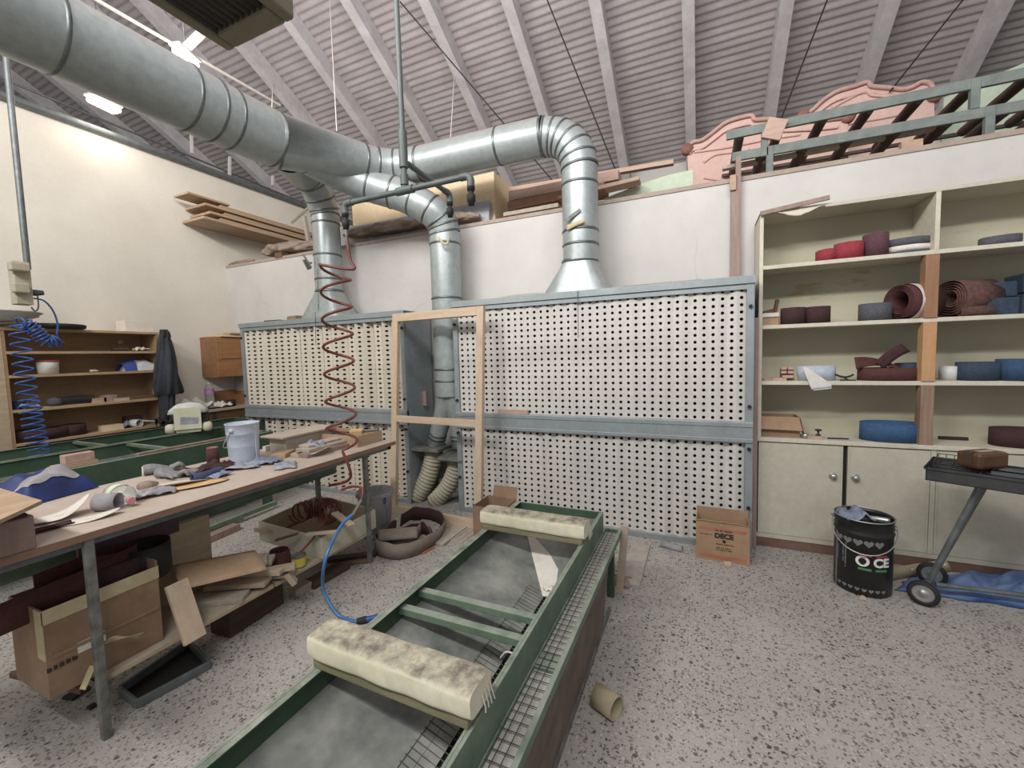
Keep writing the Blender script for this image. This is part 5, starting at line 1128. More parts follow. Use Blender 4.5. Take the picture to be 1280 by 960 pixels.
pb4('small block leaning at the shelf edge right of the pile', (-2.29, 1.70, z0 + .03), (-2.26, 1.73, z0 - .04), .06, .03, M_WPALEY)
a_, b_, c_, d_ = FZ(209, 708, .44), FZ(318, 688, .42), FZ(334, 712, .38), FZ(228, 737, .40)
def tan_sheet(u, v): return a_.lerp(b_, u).lerp(d_.lerp(c_, u), v) + Vector((0, 0, .018 * math.sin(PI * v)))
o = MB().grid(tan_sheet, 8, 6).build('hardboard_sheet', MAT('tan hardboard', '#b79a7a', '#c4a888', 3, .8), solid=.005); tag(o, 'smooth tan hardboard sheet on top of the offcuts under the bench', 'board')
a_, b_ = FX(220, 728, -2.34), FX(244, 800, -2.23)
longboard('leaning_board', 'wide pale board leaning against the wood pile beside the carton', a_, b_, .022, .095, M_WPALE, cat='board', up=(0, 1, 0))
# sleeve and tin on the shelf
q = FZ(350, 706, SH); o = MB().lathe([(.078, 0), (.07, .03), (.055, .095), (.053, .1)], (q.x, q.y, SH), 32).build('abrasive_sleeve', M_MAROON, solid=.004); tag(o, 'maroon cone-shaped abrasive sleeve beside the yellow-labelled tin', 'abrasive sleeve')
q = FZ(374, 708, SH); t = thing('tin_can', 'small grey tin with yellow label on the shelf under the bench', 'tin', (q.x, q.y, SH))
MB().lathe([(0, 0), (.042, 0), (.043, .004), (.042, .008), (.042, .072), (.044, .076), (.043, .08), (.04, .078), (0, .076)], (q.x, q.y, SH), 32).build('body', M_STEEL, t)
MB().tube([(q.x, q.y, SH + .012), (q.x, q.y, SH + .066)], .0426, 32, cap=False).build('label', M_YELLOW, t)
MB().grid(lambda u, v: (q.x + .0435 * math.cos(-1.75 + .5 * u), q.y + .0435 * math.sin(-1.75 + .5 * u), SH + .03 + .022 * v), 8, 1).build('label_patch', M_WHITEINK, t)
# crate with second red coil
zc0 = SH + .002
ca1, cb1, cc1 = FX(404, 708, -2.20), FX(468, 662, -2.27), None
t = thing('wooden_crate', 'shallow pale wooden crate under the far end of the bench holding a red coil', 'crate', (-2.45, 2.13, zc0))
P = [FZ(325, 655, .36), FZ(402, 676, .36), FZ(468, 640, .36), FZ(398, 622, .36)]
ctr = sum(P, Vector()) / 4
for i, nm in enumerate(('front_board', 'side_board', 'rear_board', 'end_board')):
    p, q = P[i], P[(i + 1) % 4]; p = Vector((p.x, p.y, 0)); q = Vector((q.x, q.y, 0)); dd = (q - p).normalized()
    MB().bar(p + Vector((0, 0, zc0 + .072)) - dd * .006, q + Vector((0, 0, zc0 + .072)) + dd * .006, .012, .144).build(nm, M_CREAM if i < 2 else M_WPALEY, t, bevel=.002)
MB().add([Vector((p.x, p.y, zc0 + .01)) for p in P], [(0, 1, 2, 3)]).build('bottom', M_WBROWN, t)
c0 = Vector((ctr.x - .02, ctr.y - .02, zc0 + .16)); mb = MB(); rnd = random.Random(4)
hx2 = []
for i in range(24 * 14 + 1):
    a = 2 * PI * i / 24; u = i / (24 * 14); th2 = -.3 + 4.0 * u
    base = c0 + Vector((.12 * math.cos(th2), .12 * math.sin(th2) + .0, 0)); rad = Vector((math.cos(th2), math.sin(th2), 0))
    hx2.append(base + rad * (.065 * math.cos(a)) + Vector((0, 0, .07 * math.sin(a))))
t = thing('coiled_air_hose', 'bundled oxblood coil hose lying in the wooden crate under the bench', 'air hose', c0)
MB().tube(hx2, .007, 7).build('hose', M_REDHOSE, t)
tail = smoothpath([hx2[0], FZ(392, 672, .38), FZ(376, 690, .36)], 6); MB().tube(tail, .007, 7).build('hose_tail', M_REDHOSE, t)
longboard('lath_strip', 'thin pale slat lying over the red coil in the crate', FZ(383, 668, .42), FZ(425, 664, .42), .035, .014, M_WPALEY, cat='slat')
longboard('lath_strip', 'pale slat sticking out of the far side of the crate', FZ(418, 641, .45), FZ(440, 657, .42), .05, .016, M_WPALEY, cat='slat')
longboard('lath_strip', 'thin stick nailed low across the crate front at left', FZ(318, 662, .33), FZ(372, 668, .33), .014, .03, M_WPALEY, cat='slat')
longboard('paint_stick', 'dark flat stick lying on the maroon sleeve and crate front', FZ(345, 675, .36), FZ(372, 667, .40), .03, .012, M_WBROWN, cat='stick')
# blue hose : from a steel fitting in the crate down to a blow gun on the floor
t = thing('blue_air_hose', 'light blue air hose looping from the bench end to a blow gun on the floor', 'air hose', FZ(462, 775))
fa, fb = FY(452, 624, 1.92), FY(441, 643, 1.90)
MB().tube(smoothpath([FY(427, 612, 1.95), FY(441, 608, 1.97), FY(453, 611, 1.95), fa], 6), .008, 8).build('red_end', M_REDHOSE, t)
MB().cyl(fa, fb, .008, n=12).build('fitting', M_CHROME, t)
hp = smoothpath([fb, FY(428, 655, 1.86), FY(414, 680, 1.80), FY(405, 707, 1.74), FZ(404, 735, .16), FZ(416, 761, .05), FZ(428, 772, .012), FZ(447, 777, .012)], 8)
MB().tube(hp, .010, 10).build('hose', M_BLUEHOSE2, t)
ga, gb = FZ(446, 777, .018), FZ(472, 771, .022)
MB().cyl(ga, ga.lerp(gb, .45), .017, .02, 14).build('black_grip', M_DARK, t); MB().cyl(ga.lerp(gb, .4), gb, .016, .014, 14).build('blow_gun', M_BLUEHOSE, t)
# floor under the bench
pq, pr_ = FZ(283, 838), FZ(357, 770)
o = MB().bar((-2.14, 1.10, .0) if 0 else FZ(288, 800, .0) * 1 + Vector((-.09, 0, .075)), FZ(356, 755, .0) + Vector((-.09, 0, .075)), .16, .15).build('timber_beam', M_WDARK, bevel=.006); tag(o, 'thick dark brown timber on the floor under the wood pile', 'timber')
tr = [FZ(150, 868), FZ(172, 886), FZ(263, 836), FZ(236, 808)]
t = thing('metal_tray', 'shallow dark grey metal tray on the floor before the lower shelf', 'tray', sum(tr, Vector()) / 4)
MB().add(tr, [(0, 1, 2, 3)]).build('base', M_DARK, t, solid=.004)
for i in range(4): MB().bar(tr[i] + Vector((0, 0, .022)), tr[(i + 1) % 4] + Vector((0, 0, .022)), .014, .045).build('rim', M_GREYSTEEL, t, bevel=.004)
longboard('floor_plank', 'dark flat plank end on the floor under the carton', FZ(24, 838, .10), FZ(112, 858, .10), .07, .025, M_WBROWN, cat='board')
longboard('rubber_strip', 'short black rubber strip on the floor by the near bench leg', FZ(84, 874, .008), FZ(108, 858, .008), .06, .014, M_RUBBER, cat='strip')
longboard('rubber_strip', 'little dark shard on the floor before the black rubber strip', FZ(110, 886, .006), FZ(120, 880, .006), .03, .012, M_RUBBER, cat='strip')
longboard('brown_panel', 'long brown board on edge on the floor behind the bench', FZ(120, 720) + Vector((-.2, 0, .12)), FZ(252, 668) + Vector((-.2, 0, .12)), .03, .24, M_WBROWN, cat='board')
longboard('timber', 'reddish square timber on the floor behind the bench', FZ(236, 684, .03), FZ(296, 658, .03), .09, .06, M_WRED, cat='timber')
longboard('timber', 'grey flat plank on the floor beyond the reddish timber', FZ(208, 680, .02), FZ(300, 648, .02), .12, .03, M_WGREY, cat='timber')
longboard('timber', 'pale square timber under the bench just right of the carton', FZ(205, 702, .03), FZ(232, 690, .03), .09, .06, M_WPALEY, cat='timber')
longboard('iron_angle', 'green iron bar lying along the floor behind the bench', FZ(186, 690, .06), FZ(345, 628, .06), .04, .04, M_GREEN2, cat='bar')
for i, (a, b, wd, ht_, mt, lb) in enumerate((((385, 732), (430, 706), .13, .03, M_WDARK, 'dark offcut plank on the floor beyond the timber'), ((366, 742), (386, 730), .06, .05, M_WGREY, 'small grey block at the end of the dark timber'), ((420, 706), (466, 700), .05, .02, M_WBROWN, 'thin brown slat lying by the far bench leg'), ((410, 700), (470, 692), .06, .03, M_WDARK, 'dark slat under the crate near the far bench leg'))):
    longboard('floor_offcut', lb, FZ(*a, ht_ / 2), FZ(*b, ht_ / 2), wd, ht_, mt, 'offcuts on the floor near the bench')
# white pail with dark contents and hanging bag behind the crate
q = FZ(448, 672)
t = thing('waste_pail', 'white plastic pail lined with a grey bag behind the crate', 'pail', (-2.62, 2.84, 0)); q = t.location
MB().lathe([(0, .01), (.12, .01), (.15, .37), (.158, .375), (.158, .385), (.148, .385), (.14, .3), (0, .3)], (q.x, q.y, 0), 32).build('body', M_WHITEPL, t)
MB().lathe([(.165, .36), (.155, .395), (.13, .385), (.10, .33), (0, .31)], (q.x, q.y, 0), 32).build('dark_liner', M_GLOVE, t)
MB().cbox((q.x + .145, q.y - .045, .33), (.01, .03, .05), .3).build('blue_tag', M_BLUEBAG, t)
MB().tube(smoothpath([(q.x + .14, q.y - .06, .37), (q.x + .19, q.y - .08, .25), (q.x + .17, q.y - .1, .1), (q.x + .13, q.y - .13, .04)], 6), .003, 6).build('string', M_BLUEHOSE2, t)
# dark belts in a heap on the floor
def floorbelt(label, pts, h, tilt, seed):
    sp = smoothpath([p + Vector((0, 0, .003)) for p in pts], 7); T = Vector(tilt).normalized() * h
    t = thing('sanding_belt', label, 'sanding belt', sum(sp, Vector()) / len(sp), 0, 'worn belts heaped on the floor'); n = len(sp)
    cen = sum(sp, Vector()) / n
    ups = [T * (1 + .25 * N3(i * .2, seed)) for i in range(n)]
    MB().strip(sp, ups).build('backing', M_BELTBACK, t, solid=.003)
    ins = [p + (cen - p).normalized() * .006 for p in sp]
    MB().strip(ins, [u * .985 for u in ups]).build('grit_face', M_DMAROON, t, solid=.002)
floorbelt('large dusty belt looping on the floor beside the far bench leg', [FZ(494, 668), FZ(478, 678), FZ(468, 692), FZ(490, 700), FZ(515, 697), FZ(538, 686), FZ(553, 672), FZ(553, 660), FZ(538, 652), FZ(516, 651), FZ(500, 660)], .125, (.1, .06, 1), 1)
floorbelt('curled grey-brown belt inside the floor heap of belts', [FZ(480, 684), FZ(500, 686), FZ(518, 678), FZ(528, 668), FZ(536, 672), FZ(540, 682)], .10, (-.2, .2, 1), 2)
floorbelt('smaller belt arching in the middle of the floor heap of belts', [FZ(492, 676), FZ(504, 668), FZ(520, 664), FZ(534, 668), FZ(541, 678)], .09, (.35, -.2, 1), 3)
o = MB().grid(lambda u, v: FZ(472, 664, .12).lerp(FZ(520, 660, .13), u) + Vector((.09 * v, -.10 * v, .045 * math.sin(PI * v) - .03 * v)), 10, 8).build('sanding_belt', M_BELTBACK, solid=.004); tag(o, 'flat dusty belt fold lying on top of the floor heap', 'sanding belt', 'worn belts heaped on the floor')
longboard('red_stick', 'short red-brown stick on the floor before the belt heap', FZ(528, 692, .006), FZ(543, 684, .006), .02, .012, M_REDTAPE, cat='stick')
# grey mats and boards before the booth gap
for i, (pts, lb) in enumerate((([(558, 676), (612, 690), (640, 655), (600, 650)], 'grey grid mat on the floor between wooden frame and sanding table'), ([(475, 655), (502, 668), (520, 655), (500, 640)], 'flat grey-brown board on the floor left of the wooden frame'), ([(525, 655), (575, 662), (590, 652), (530, 645)], 'pale grid mat on the floor before the wooden frame'))):
    P = [FZ(a, b) for a, b in pts]
    t = thing('floor_mat', lb, 'mat', sum(P, Vector()) / 4); MB().prism(P, (0, 0, .012)).build('base', M_MAT, t)
    mb = MB(); n = 8
    for k in range(1, n): mb.bar(P[0].lerp(P[3], k / n) + Vector((0, 0, .014)), P[1].lerp(P[2], k / n) + Vector((0, 0, .014)), .005, .005)
    for k in range(1, n): mb.bar(P[0].lerp(P[1], k / n) + Vector((0, 0, .014)), P[3].lerp(P[2], k / n) + Vector((0, 0, .014)), .005, .005)
    mb.build('grid', M_WGREY, t)
longboard('floor_plank', 'grey plank end poking from the belt heap towards the sanding table', FZ(545, 680, .012), FZ(580, 655, .012), .14, .022, M_WGREY, cat='board')
# open wooden frame leaning in the gap
bl, brr = FZ(487, 632), FZ(603, 652); YFm = 3.28; 
bl, brr = FY(489, 632, 3.30), FY(602, 652, 3.22)
bl.z = brr.z = 0; tl = FY(480, 395, 3.45); trr = FY(597, 383, 3.40)
up = ((tl - bl) + (trr - brr)) / 2; dx = (brr - bl); Wf = dx.length; dxn = dx.normalized(); Hf = up.length; upn = (up - dxn * up.dot(dxn)).normalized()
t = thing('timber_framework', 'new pale wooden door frame with middle rail leaning in front of the booth gap', 'frame', (bl + brr) / 2)
nn = dxn.cross(upn)
def fb_(p, q): return (bl + dxn * p[0] + upn * p[1], bl + dxn * q[0] + upn * q[1])
for nm, p, q, wd in (('stile', (.035, 0), (.035, Hf), .07), ('stile', (Wf - .035, 0), (Wf - .035, Hf), .07)): MB().bar(*fb_(p, q), .045, wd, dxn).build(nm, M_WPALE, t, bevel=.003)
for nm, h in (('top_rail', Hf - .04), ('middle_rail', Hf * .475), ('bottom_rail', .045)): MB().bar(*fb_((.07, h), (Wf - .07, h)), .045, .08 if nm != 'middle_rail' else .065, upn).build(nm, M_WPALEX, t, bevel=.003)
# cardboard box behind the sanding table
P = [FZ(606, 640), FZ(627, 642), FZ(648, 640)]
t = thing('cardboard_box', 'brown open cardboard box behind the far end of the sanding table', 'box', (-1.62, 3.05, 0))
x0, x1, y0, y1, h = -1.74, -1.46, 3.02, 3.30, .30
MB().openbox(x0, x1, y0, y1, 0, h).build('body', M_CARDD, t)
MB().prism([(x1, y1, h), (x0 + .05, y1, h), (x0 + .05, y1 + .03, h + .09), (x1, y1 + .03, h + .09)], (0, .004, 0)).build('rear_flap', M_CARDD, t)
MB().box((x1 - .22, y0 - .002, h - .05), (x1 - .12, y0, h - .035)).build('hand_hole', M_CARDIN, t)
flatbit('wood_lath', 'pale lath resting on the middle rail of the right booth', 'lath', (FY(640, 497, 3.555).x, 3.572, 1.006), .30, .03, .035, M_LUMB)
flatbit('wood_lath', 'brown bits hanging on the inner side of the left booth in the gap', 'wood', (-2.77, 3.85, 1.02), .05, .05, .16, M_WRED)
# ------------------------------------------------------------------ green trough machines at left
def trough(label, x0, x1, y0, y1, z, depth, legs, bars):
    t = thing('trough_bench', label, 'sanding table', ((x0 + x1) / 2, (y0 + y1) / 2, 0), group='green trough benches at left')
    for x, s in ((x0, 1), (x1, -1)): MB().box((x, y0, z - depth), (x + s * .012, y1, z)).box((x + s * .012, y0 + .013, z - .005), (x + s * .03, y1 - .013, z)).build('side_wall', M_GREEN, t, bevel=.002)
    for y, s in ((y0, 1), (y1, -1)): MB().box((x0 + .0125, y, z - depth), (x1 - .0125, y + s * .012, z)).build('end_wall', M_GREEN, t, bevel=.002)
    MB().add([Vector(p) for p in ((x0, y0, z - .12), (x1 - .2, y0, z - depth), (x1 - .2, y1, z - depth), (x0, y1, z - .12))], [(0, 1, 2, 3)]).build('sloping_tray', M_DUSTSTEEL, t, solid=.004)
    MB().box((x0, y0, z - depth - .01), (x1, y1, z - depth)).build('bottom_plate', M_GREEN, t)
    for y in bars: MB().bar((x0 + .01, y, z - .02), (x1 - .01, y, z - .02), .04, .025).build('cross_bar', M_GREEN2, t)
    for x, y in legs: MB().box((x - .035, y - .035, 0), (x + .035, y + .035, z - depth)).build('leg', M_GREEN, t, bevel=.003)
    return t
GZ = .80
trough('front green trough bench standing left of the workbench', -5.12, -4.22, .3, 3.08, GZ, .26, [(-4.27, 3.0), (-5.05, 3.0), (-4.27, .5), (-5.05, .5)], [2.2])
yb2 = FZ(283, 521, GZ).y
trough('rear green trough bench standing before the tan shelving', -5.86, -5.16, .3, yb2, GZ, .26, [(-5.22, yb2 - .1), (-5.8, yb2 - .1), (-5.22, .5), (-5.8, .5)], [FZ(115, 553, GZ).y])
o = MB().bar((-4.30, FX(172, 567, -4.3).y, GZ + .0), (-4.30, 3.0, GZ + .0), .05, .03).build('wood_batten', M_WRED, bevel=.002); tag(o, 'long brown batten lying along the inside of the front green trough', 'batten')
q = FZ(92, 583, GZ)
o = MB().cbox((q.x + .02, q.y, GZ + .018), (.10, .24, .03), .0).build('sanding_block', M_BOARDY, bevel=.003); tag(o, 'lower flat block lying on the wall of the front green trough', 'block', 'two blocks on the trough wall')
o = MB().cbox((q.x + .02, q.y + .02, GZ + .066), (.08, .17, .065), .0).build('sanding_block', M_LUMB, bevel=.004); tag(o, 'upper thick block on top of the flat block on the trough wall', 'block', 'two blocks on the trough wall')
o = MB().tube([(-4.6, 2.3, .22), (-4.6, 2.95, .22)], .2, 32).build('fan_housing', MAT('grey green drum', '#5b635c', '#727a72', 4, .7)); tag(o, 'grey-green round fan housing on the floor under the front trough bench', 'fan')
# cream motor housing with dome cover
q = FZ(238, 538, GZ + .01); hg = ZAT(238, 503, q.x, q.y) - GZ
t = thing('motor_unit', 'dusty cream motor with domed white cover sitting on the green trough walls', 'motor', (q.x, q.y, GZ), 0.95)
w2 = .17
MB().box((-.11, -.10, .0), (.11, .10, hg * .8)).build('body', M_MOTOR, t, bevel=.01, local=True)
prof = [(-.17, hg * .66), (-.155, hg * .8), (-.1, hg * .95), (0, hg), (.1, hg * .95), (.155, hg * .8), (.17, hg * .66)]
MB().add([Vector((a, y, z)) for y in (-.12, .12) for a, z in prof], [(i, i + 1, 8 + i, 7 + i) for i in range(6)] + [list(range(7))[::-1], list(range(7, 14))], True).build('domed_cover', M_WHITEPL, t, solid=.006, local=True)
MB().box((-.12, -.125, hg * .12), (.12, -.118, hg * .86)).build('front_plate', M_MOTOR, t, local=True, bevel=.003)
MB().add([Vector((x, -.1262, z)) for x, z in ((-.07, hg * .3), (.09, hg * .28), (.10, hg * .5), (-.06, hg * .56))], [(0, 1, 2, 3)]).build('dust_patch', M_RAGG, t, local=True)
for s in (-1, 1):
    MB().lathe([(0, -.04), (.04, -.04), (.055, -.02), (.055, .02), (.04, .045), (0, .05)], (s * .16, -.06, .05), 20, (s, 0, 0)).build('hand_knob', M_MOTOR, t, local=True)
MB().box((.12, -.08, .03), (.17, .08, hg * .65)).build('side_bracket', M_DARK, t, local=True)
# ------------------------------------------------------------------ tan shelving on the left wall
SXF = -6.05; sy1 = FX(198, 430, SXF).y; sy0 = 1.15
szs = [FX(100, 439, SXF).z, (FX(7.5, 470, SXF).z + FX(194, 462.5, SXF).z) / 2, (FX(12.2, 513.5, SXF).z + FX(196.9, 497.2, SXF).z) / 2, FX(110, 543, SXF).z]
stp = (FX(4, 411, SXF).z + FX(201, 414.7, SXF).z) / 2
t = thing('shelving', 'tan chipboard shelving with five levels along the left wall', 'shelves', (-6.22, (sy0 + sy1) / 2, 0))
MB().box((XL + .002, sy0, .5), (XL + .012, sy1, stp)).build('back_panel', M_SHELFW, t)
yst = FX(14, 500, SXF).y
for y in (yst - .02, sy1 - .022): MB().box((XL + .01, y, 0), (SXF, y + .022, stp)).build('side_panel', M_SHELFW, t, bevel=.001)
MB().box((SXF - .022, sy0, 0), (SXF, yst - .022, stp - .024)).build('front_stile', M_WPALEY, t, bevel=.001)
MB().box((XL + .01, sy0, stp - .022), (SXF + .006, sy1 + .01, stp + .004)).build('top_panel', M_SHELFE, t, bevel=.001)
for z in szs: MB().box((XL + .012, yst, z - .026), (SXF + .004, sy1 - .02, z)).build('shelf', M_SHELFE, t, bevel=.001)
def Sx(px, py=450, x=-6.2): return FX(px, py, x).y
def sh_(lev, px, x=-6.17): return Vector((x, Sx(px, 460, x), (szs + [stp + .004])[lev]))
q = sh_(4, 73, -6.14); o = MB().lathe([(0, .0), (.2, .0), (.235, .012), (.24, .045), (.225, .05), (0, .04)], q, 36).build('round_tray', M_DARK); tag(o, 'flat black round tray on top of the tan shelving', 'tray')
q = sh_(4, 172, -6.2); o = MB().box(q + Vector((-.1, -.13, 0)), q + Vector((.1, .15, .13))).build('white_box', MAT('faint white card', '#d9d0c2', '#e0d8cb', 8, .9), bevel=.004); tag(o, 'white box on top of the tan shelving near its right end', 'box')
q = sh_(4, 2, -6.14); t = thing('white_basin', 'pale shallow basin on the top left of the tan shelving', 'basin', q)
MB().lathe([(0, .03), (.12, .03), (.30, .14), (.31, .15), (.30, .155), (.12, .045), (0, .045)], q, 32).build('body', M_WHITEPL, t); MB().tube([q + Vector((.05, -.2, .02)), q + Vector((.22, .1, .06)), q + Vector((.28, .2, .10))], .006, 8).build('red_cord', M_REDHOSE, t)
q = sh_(0, 153); t = thing('spray_gun', 'small dark spray gun on the top shelf of the tan shelving', 'spray gun', q)
MB().tube([q + Vector((0, -.08, .02)), q + Vector((0, .07, .025))], .02, 12).tube([q + Vector((0, .0, .02)), q + Vector((0, -.01, .10))], .015, 10).build('body', M_WDARK, t); MB().lathe([(0, 0), (.03, 0), (.035, .05), (.02, .06), (0, .06)], q + Vector((0, -.0, .08)), 14).build('cup', M_WBROWN, t)
q = sh_(0, 178); o = crumple(q, .10, .14, .06, 61).build('white_cloth', M_WHITEP, solid=.003); tag(o, 'small white cloth on the top shelf of the tan shelving', 'cloth')
q = sh_(1, 60); t = thing('plastic_tub', 'white plastic tub with red rim on the second tan shelf', 'tub', q)
MB().lathe([(0, .002), (.075, .002), (.085, .13), (.08, .135), (.072, .01), (0, .01)], q, 28).build('body', M_WHITEPL, t); MB().tube([q + Vector((0, 0, .128)), q + Vector((0, 0, .142))], .09, 28, cap=False).build('rim', M_REDINK, t, solid=.004)
q = sh_(1, 175); t = thing('plastic_bag', 'blue and white plastic bag at the right of the second tan shelf', 'bag', q)
MB().grid(lambda u, v: q + Vector((.1 * (v - .5) * 2, -.17 + .34 * u, .002 + .12 * math.sin(PI * u) ** .4 * math.sin(PI * v) ** .5 * (1 + .3 * N3(u * 5, v * 5)))), 20, 14).build('white_part', M_WHITEPL, t)
MB().grid(lambda u, v: q + Vector((.102 * (v - .5) * 2, -.19 + .12 * u, .004 + .13 * math.sin(PI * (u * .35 + .1)) ** .4 * math.sin(PI * v) ** .5)), 8, 14).build('blue_part', MAT('blue print', '#33488c', '#3e569b', 8, .6), t)
q = sh_(1, 116); o = crumple(q, .05, .06, .03, 63).build('paper_scrap', M_WHITEP, solid=.002); tag(o, 'tiny white paper scrap on the second tan shelf', 'paper')
q = sh_(2, 90); t = thing('power_tool', 'black hand tools lying on the third tan shelf', 'tool', q)
MB().tube([q + Vector((0, -.13, .05)), q + Vector((0, .15, .05))], .04, 16).build('body', M_DARK, t); MB().lathe([(0, 0), (.055, 0), (.06, .03), (.05, .07), (0, .08)], q + Vector((0, -.16, .01)), 20).build('head', M_DGREY, t)
q = sh_(2, 17); o = MB().tube([q + Vector((0, 0, 0)), q + Vector((0, 0, .08))], .06, 24).build('tape_roll', M_BLUEBAG); tag(o, 'blue tape roll at the left end of the third tan shelf', 'tape')
q = sh_(2, 30, -6.1); o = crumple(q, .12, .14, .06, 66).build('white_cloth', M_RAGG, solid=.003); tag(o, 'pale cloth beside the blue tape roll on the third tan shelf', 'cloth')
for i, (px, sx, sy, h, mt, lb) in enumerate(((118, .1, .12, .05, M_BOARDY, 'little pale wooden box beside the black tools'), (132, .1, .12, .075, M_WRED, 'reddish box in the middle of the third tan shelf'), (150, .12, .2, .03, M_WGREY, 'flat grey box on the third tan shelf'), (172, .14, .26, .04, M_WBROWN, 'flat brown stack at right on the third tan shelf'), (193, .05, .05, .12, M_WHITEPL, 'small white carton at the right end of the third tan shelf'))):
    q = sh_(2, px); flatbit('small_box', lb, 'box', q, sx, sy, h, mt)
belt('wide dark maroon belt at the left of the lowest tan shelf', sh_(3, 42, -6.18), .13, .22, .115, M_DMAROON, 0, .1, 71)
belt('dark maroon belt second from the left on the lowest tan shelf', sh_(3, 84, -6.18), .1, .10, .12, M_DMAROON, 0, .1, 72)
q = sh_(3, 132); flatbit('small_box', 'cream box on the lowest tan shelf', 'box', q, .12, .18, .06, M_CREAMBOX)
q = sh_(3, 150); o = crumple(q, .12, .16, .08, 74).build('cloth_scrap', M_RAGB, solid=.003); tag(o, 'grey-blue scrap beside the cream box on the lowest tan shelf', 'cloth')
q = sh_(3, 167, -6.1); o = MB().tube([q + Vector((-.12, -.04, .045)), q + Vector((.03, .0, .045))], .042, 20, cap=False).build('pale_tube', M_WHITEPL, solid=.008); tag(o, 'pale tube seen end-on on the lowest tan shelf', 'tube')
q = sh_(3, 160, -6.22); flatbit('dark_box', 'dark box behind the pale tube on the lowest tan shelf', 'box', q, .1, .16, .13, M_DMAROON)
longboard('white_stick', 'long white stick lying at the right of the lowest tan shelf', sh_(3, 172, -6.08) + Vector((0, 0, .07)), sh_(3, 197, -6.1) + Vector((0, 0, .03)), .03, .02, M_WHITEPL, cat='stick')
# jacket
def jring(py, xl, xr, dep, x=-5.98):
    l, r = FX(xl, py, x), FX(xr, py, x); c = (l + r) / 2; a = (r - l).length / 2; out = []
    for k in range(28):
        an = 2 * PI * k / 28; f = 1 + .35 * N3(math.cos(an) * 2.2, math.sin(an) * 2.2, py * .05) + .2 * math.sin(7 * an + py * .06)
        out.append(Vector((x + dep * f * math.cos(an) * (1 if math.cos(an) > 0 else .35), c.y + a * f * math.sin(an), c.z)))
    return out
t = thing('jacket', 'black work jacket hanging on the right end of the tan shelving', 'jacket', FX(207, 530, -5.98))
MB().loft([jring(*r) for r in ((412, 201, 207, .03), (420, 198, 211, .05), (432, 197, 214, .08), (446, 195, 217, .11), (462, 193, 220, .13), (480, 192, 223, .14), (491, 193, 226, .13), (493, 195, 224, .12))], cap=True).build('body', M_JACKET, t, sub=1)
MB().loft([jring(*r) for r in ((486, 197, 216, .1), (505, 199, 216, .1), (522, 200, 218, .1), (536, 202, 219, .09), (540, 204, 216, .07))], cap=True).build('hanging_sleeve', M_JACKET, t, sub=1)
MB().loft([jring(*r) for r in ((412, 200, 209, .05), (416, 199, 212, .07), (422, 201, 212, .06))], cap=True).build('collar', M_DARK, t, sub=1)
q = FZ(208, 545, GZ); o = crumple(Vector((-5.9, 3.05, GZ - .0)), .2, .35, .22, 77, 0, 18).build('black_cloth', M_DARK, solid=.004); tag(o, 'black cloth heap below the jacket behind the cream motor', 'cloth')
# ------------------------------------------------------------------ wall cabinet and side counter in the corner
cx1 = FY(271, 445, 3.66).x; z0, z1 = FX(250, 472, XL).z - .0, FX(250, 421, XL).z
t = thing('wall_cabinet', 'brown varnished wall cabinet in the left corner beside the left booth', 'cabinet', ((XL + cx1) / 2, 3.85, z0))
z0 = FY(262, 472, 3.66).z; z1 = FY(262, 421, 3.66).z
MB().box((XL + .003, 3.66, z0), (cx1 - .018, 4.08, z1)).build('carcass', M_CABW, t, bevel=.002)
MB().box((cx1 - .016, 3.665, z0 + .005), (cx1, 4.075, z1 - .005)).build('door', WOOD('cabinet door wood', '#93643f', '#ab7c54', 1), t, bevel=.003)
MB().box((cx1 - .002, 3.72, z0 + (z1 - z0) * .44), (cx1 + .001, 4.06, z0 + (z1 - z0) * .46)).build('door_joint', M_WDARK, t)
for i, (x0, x1, y0, y1, h, mt, lb) in enumerate(((-6.3, cx1 + .03, 3.72, 4.05, .018, M_CREAMBOX, 'yellow board lowest on top of the wall cabinet'), (-6.25, cx1 - .02, 3.80, 4.07, .018, M_TAPE, 'second yellowish board on top of the wall cabinet'), (-6.2, cx1 + .02, 3.86, 4.08, .02, M_BOARDY, 'uppermost board on top of the wall cabinet'))):
    o = MB().box((x0, y0, z1 + .02 * i), (x1, y1, z1 + .02 * i + h)).build('small_board', mt, bevel=.001); tag(o, lb, 'board', 'boards on the wall cabinet')
CZ = .93; xcf = FZ(275, 511, CZ).x
t = thing('side_counter', 'brown side counter along the left wall beside the booth, behind the green troughs', 'counter', ((XL + xcf) / 2, 3.5, 0))
MB().box((XL + .003, 3.02, CZ - .03), (xcf, 4.09, CZ)).build('top', M_WPALEY, t, bevel=.002)
MB().box((XL + .003, 3.05, 0), (xcf - .03, 4.08, CZ - .03)).build('front', WOOD('dark brown front', '#5d3f2e', '#74523c', 1), t)
for y in (3.05, 3.5, 4.0): MB().box((xcf - .035, y, 0), (xcf - .02, y + .05, CZ - .03)).build('batten', M_WDARK, t)
def Cc(px, py): q = FZ(px, py, CZ); return q
q = Cc(263, 510); q.x = min(q.x, xcf - .06); hb2 = ZAT(261, 478, q.x, q.y) - CZ
t = thing('water_bottle', 'clear plastic bottle with pink label standing on the side counter', 'bottle', q)
MB().lathe([(0, .002), (.05, .002), (.056, .02), (.056, hb2 * .42), (.050, hb2 * .48), (.056, hb2 * .55), (.056, hb2 * .75), (.035, hb2 * .88), (.018, hb2 * .93), (.018, hb2 * .96)], q, 24).build('body', M_CLEAR, t)
MB().tube([q + Vector((0, 0, hb2 * .55)), q + Vector((0, 0, hb2 * .74))], .0575, 24, cap=False).build('label', M_PURPLE, t)
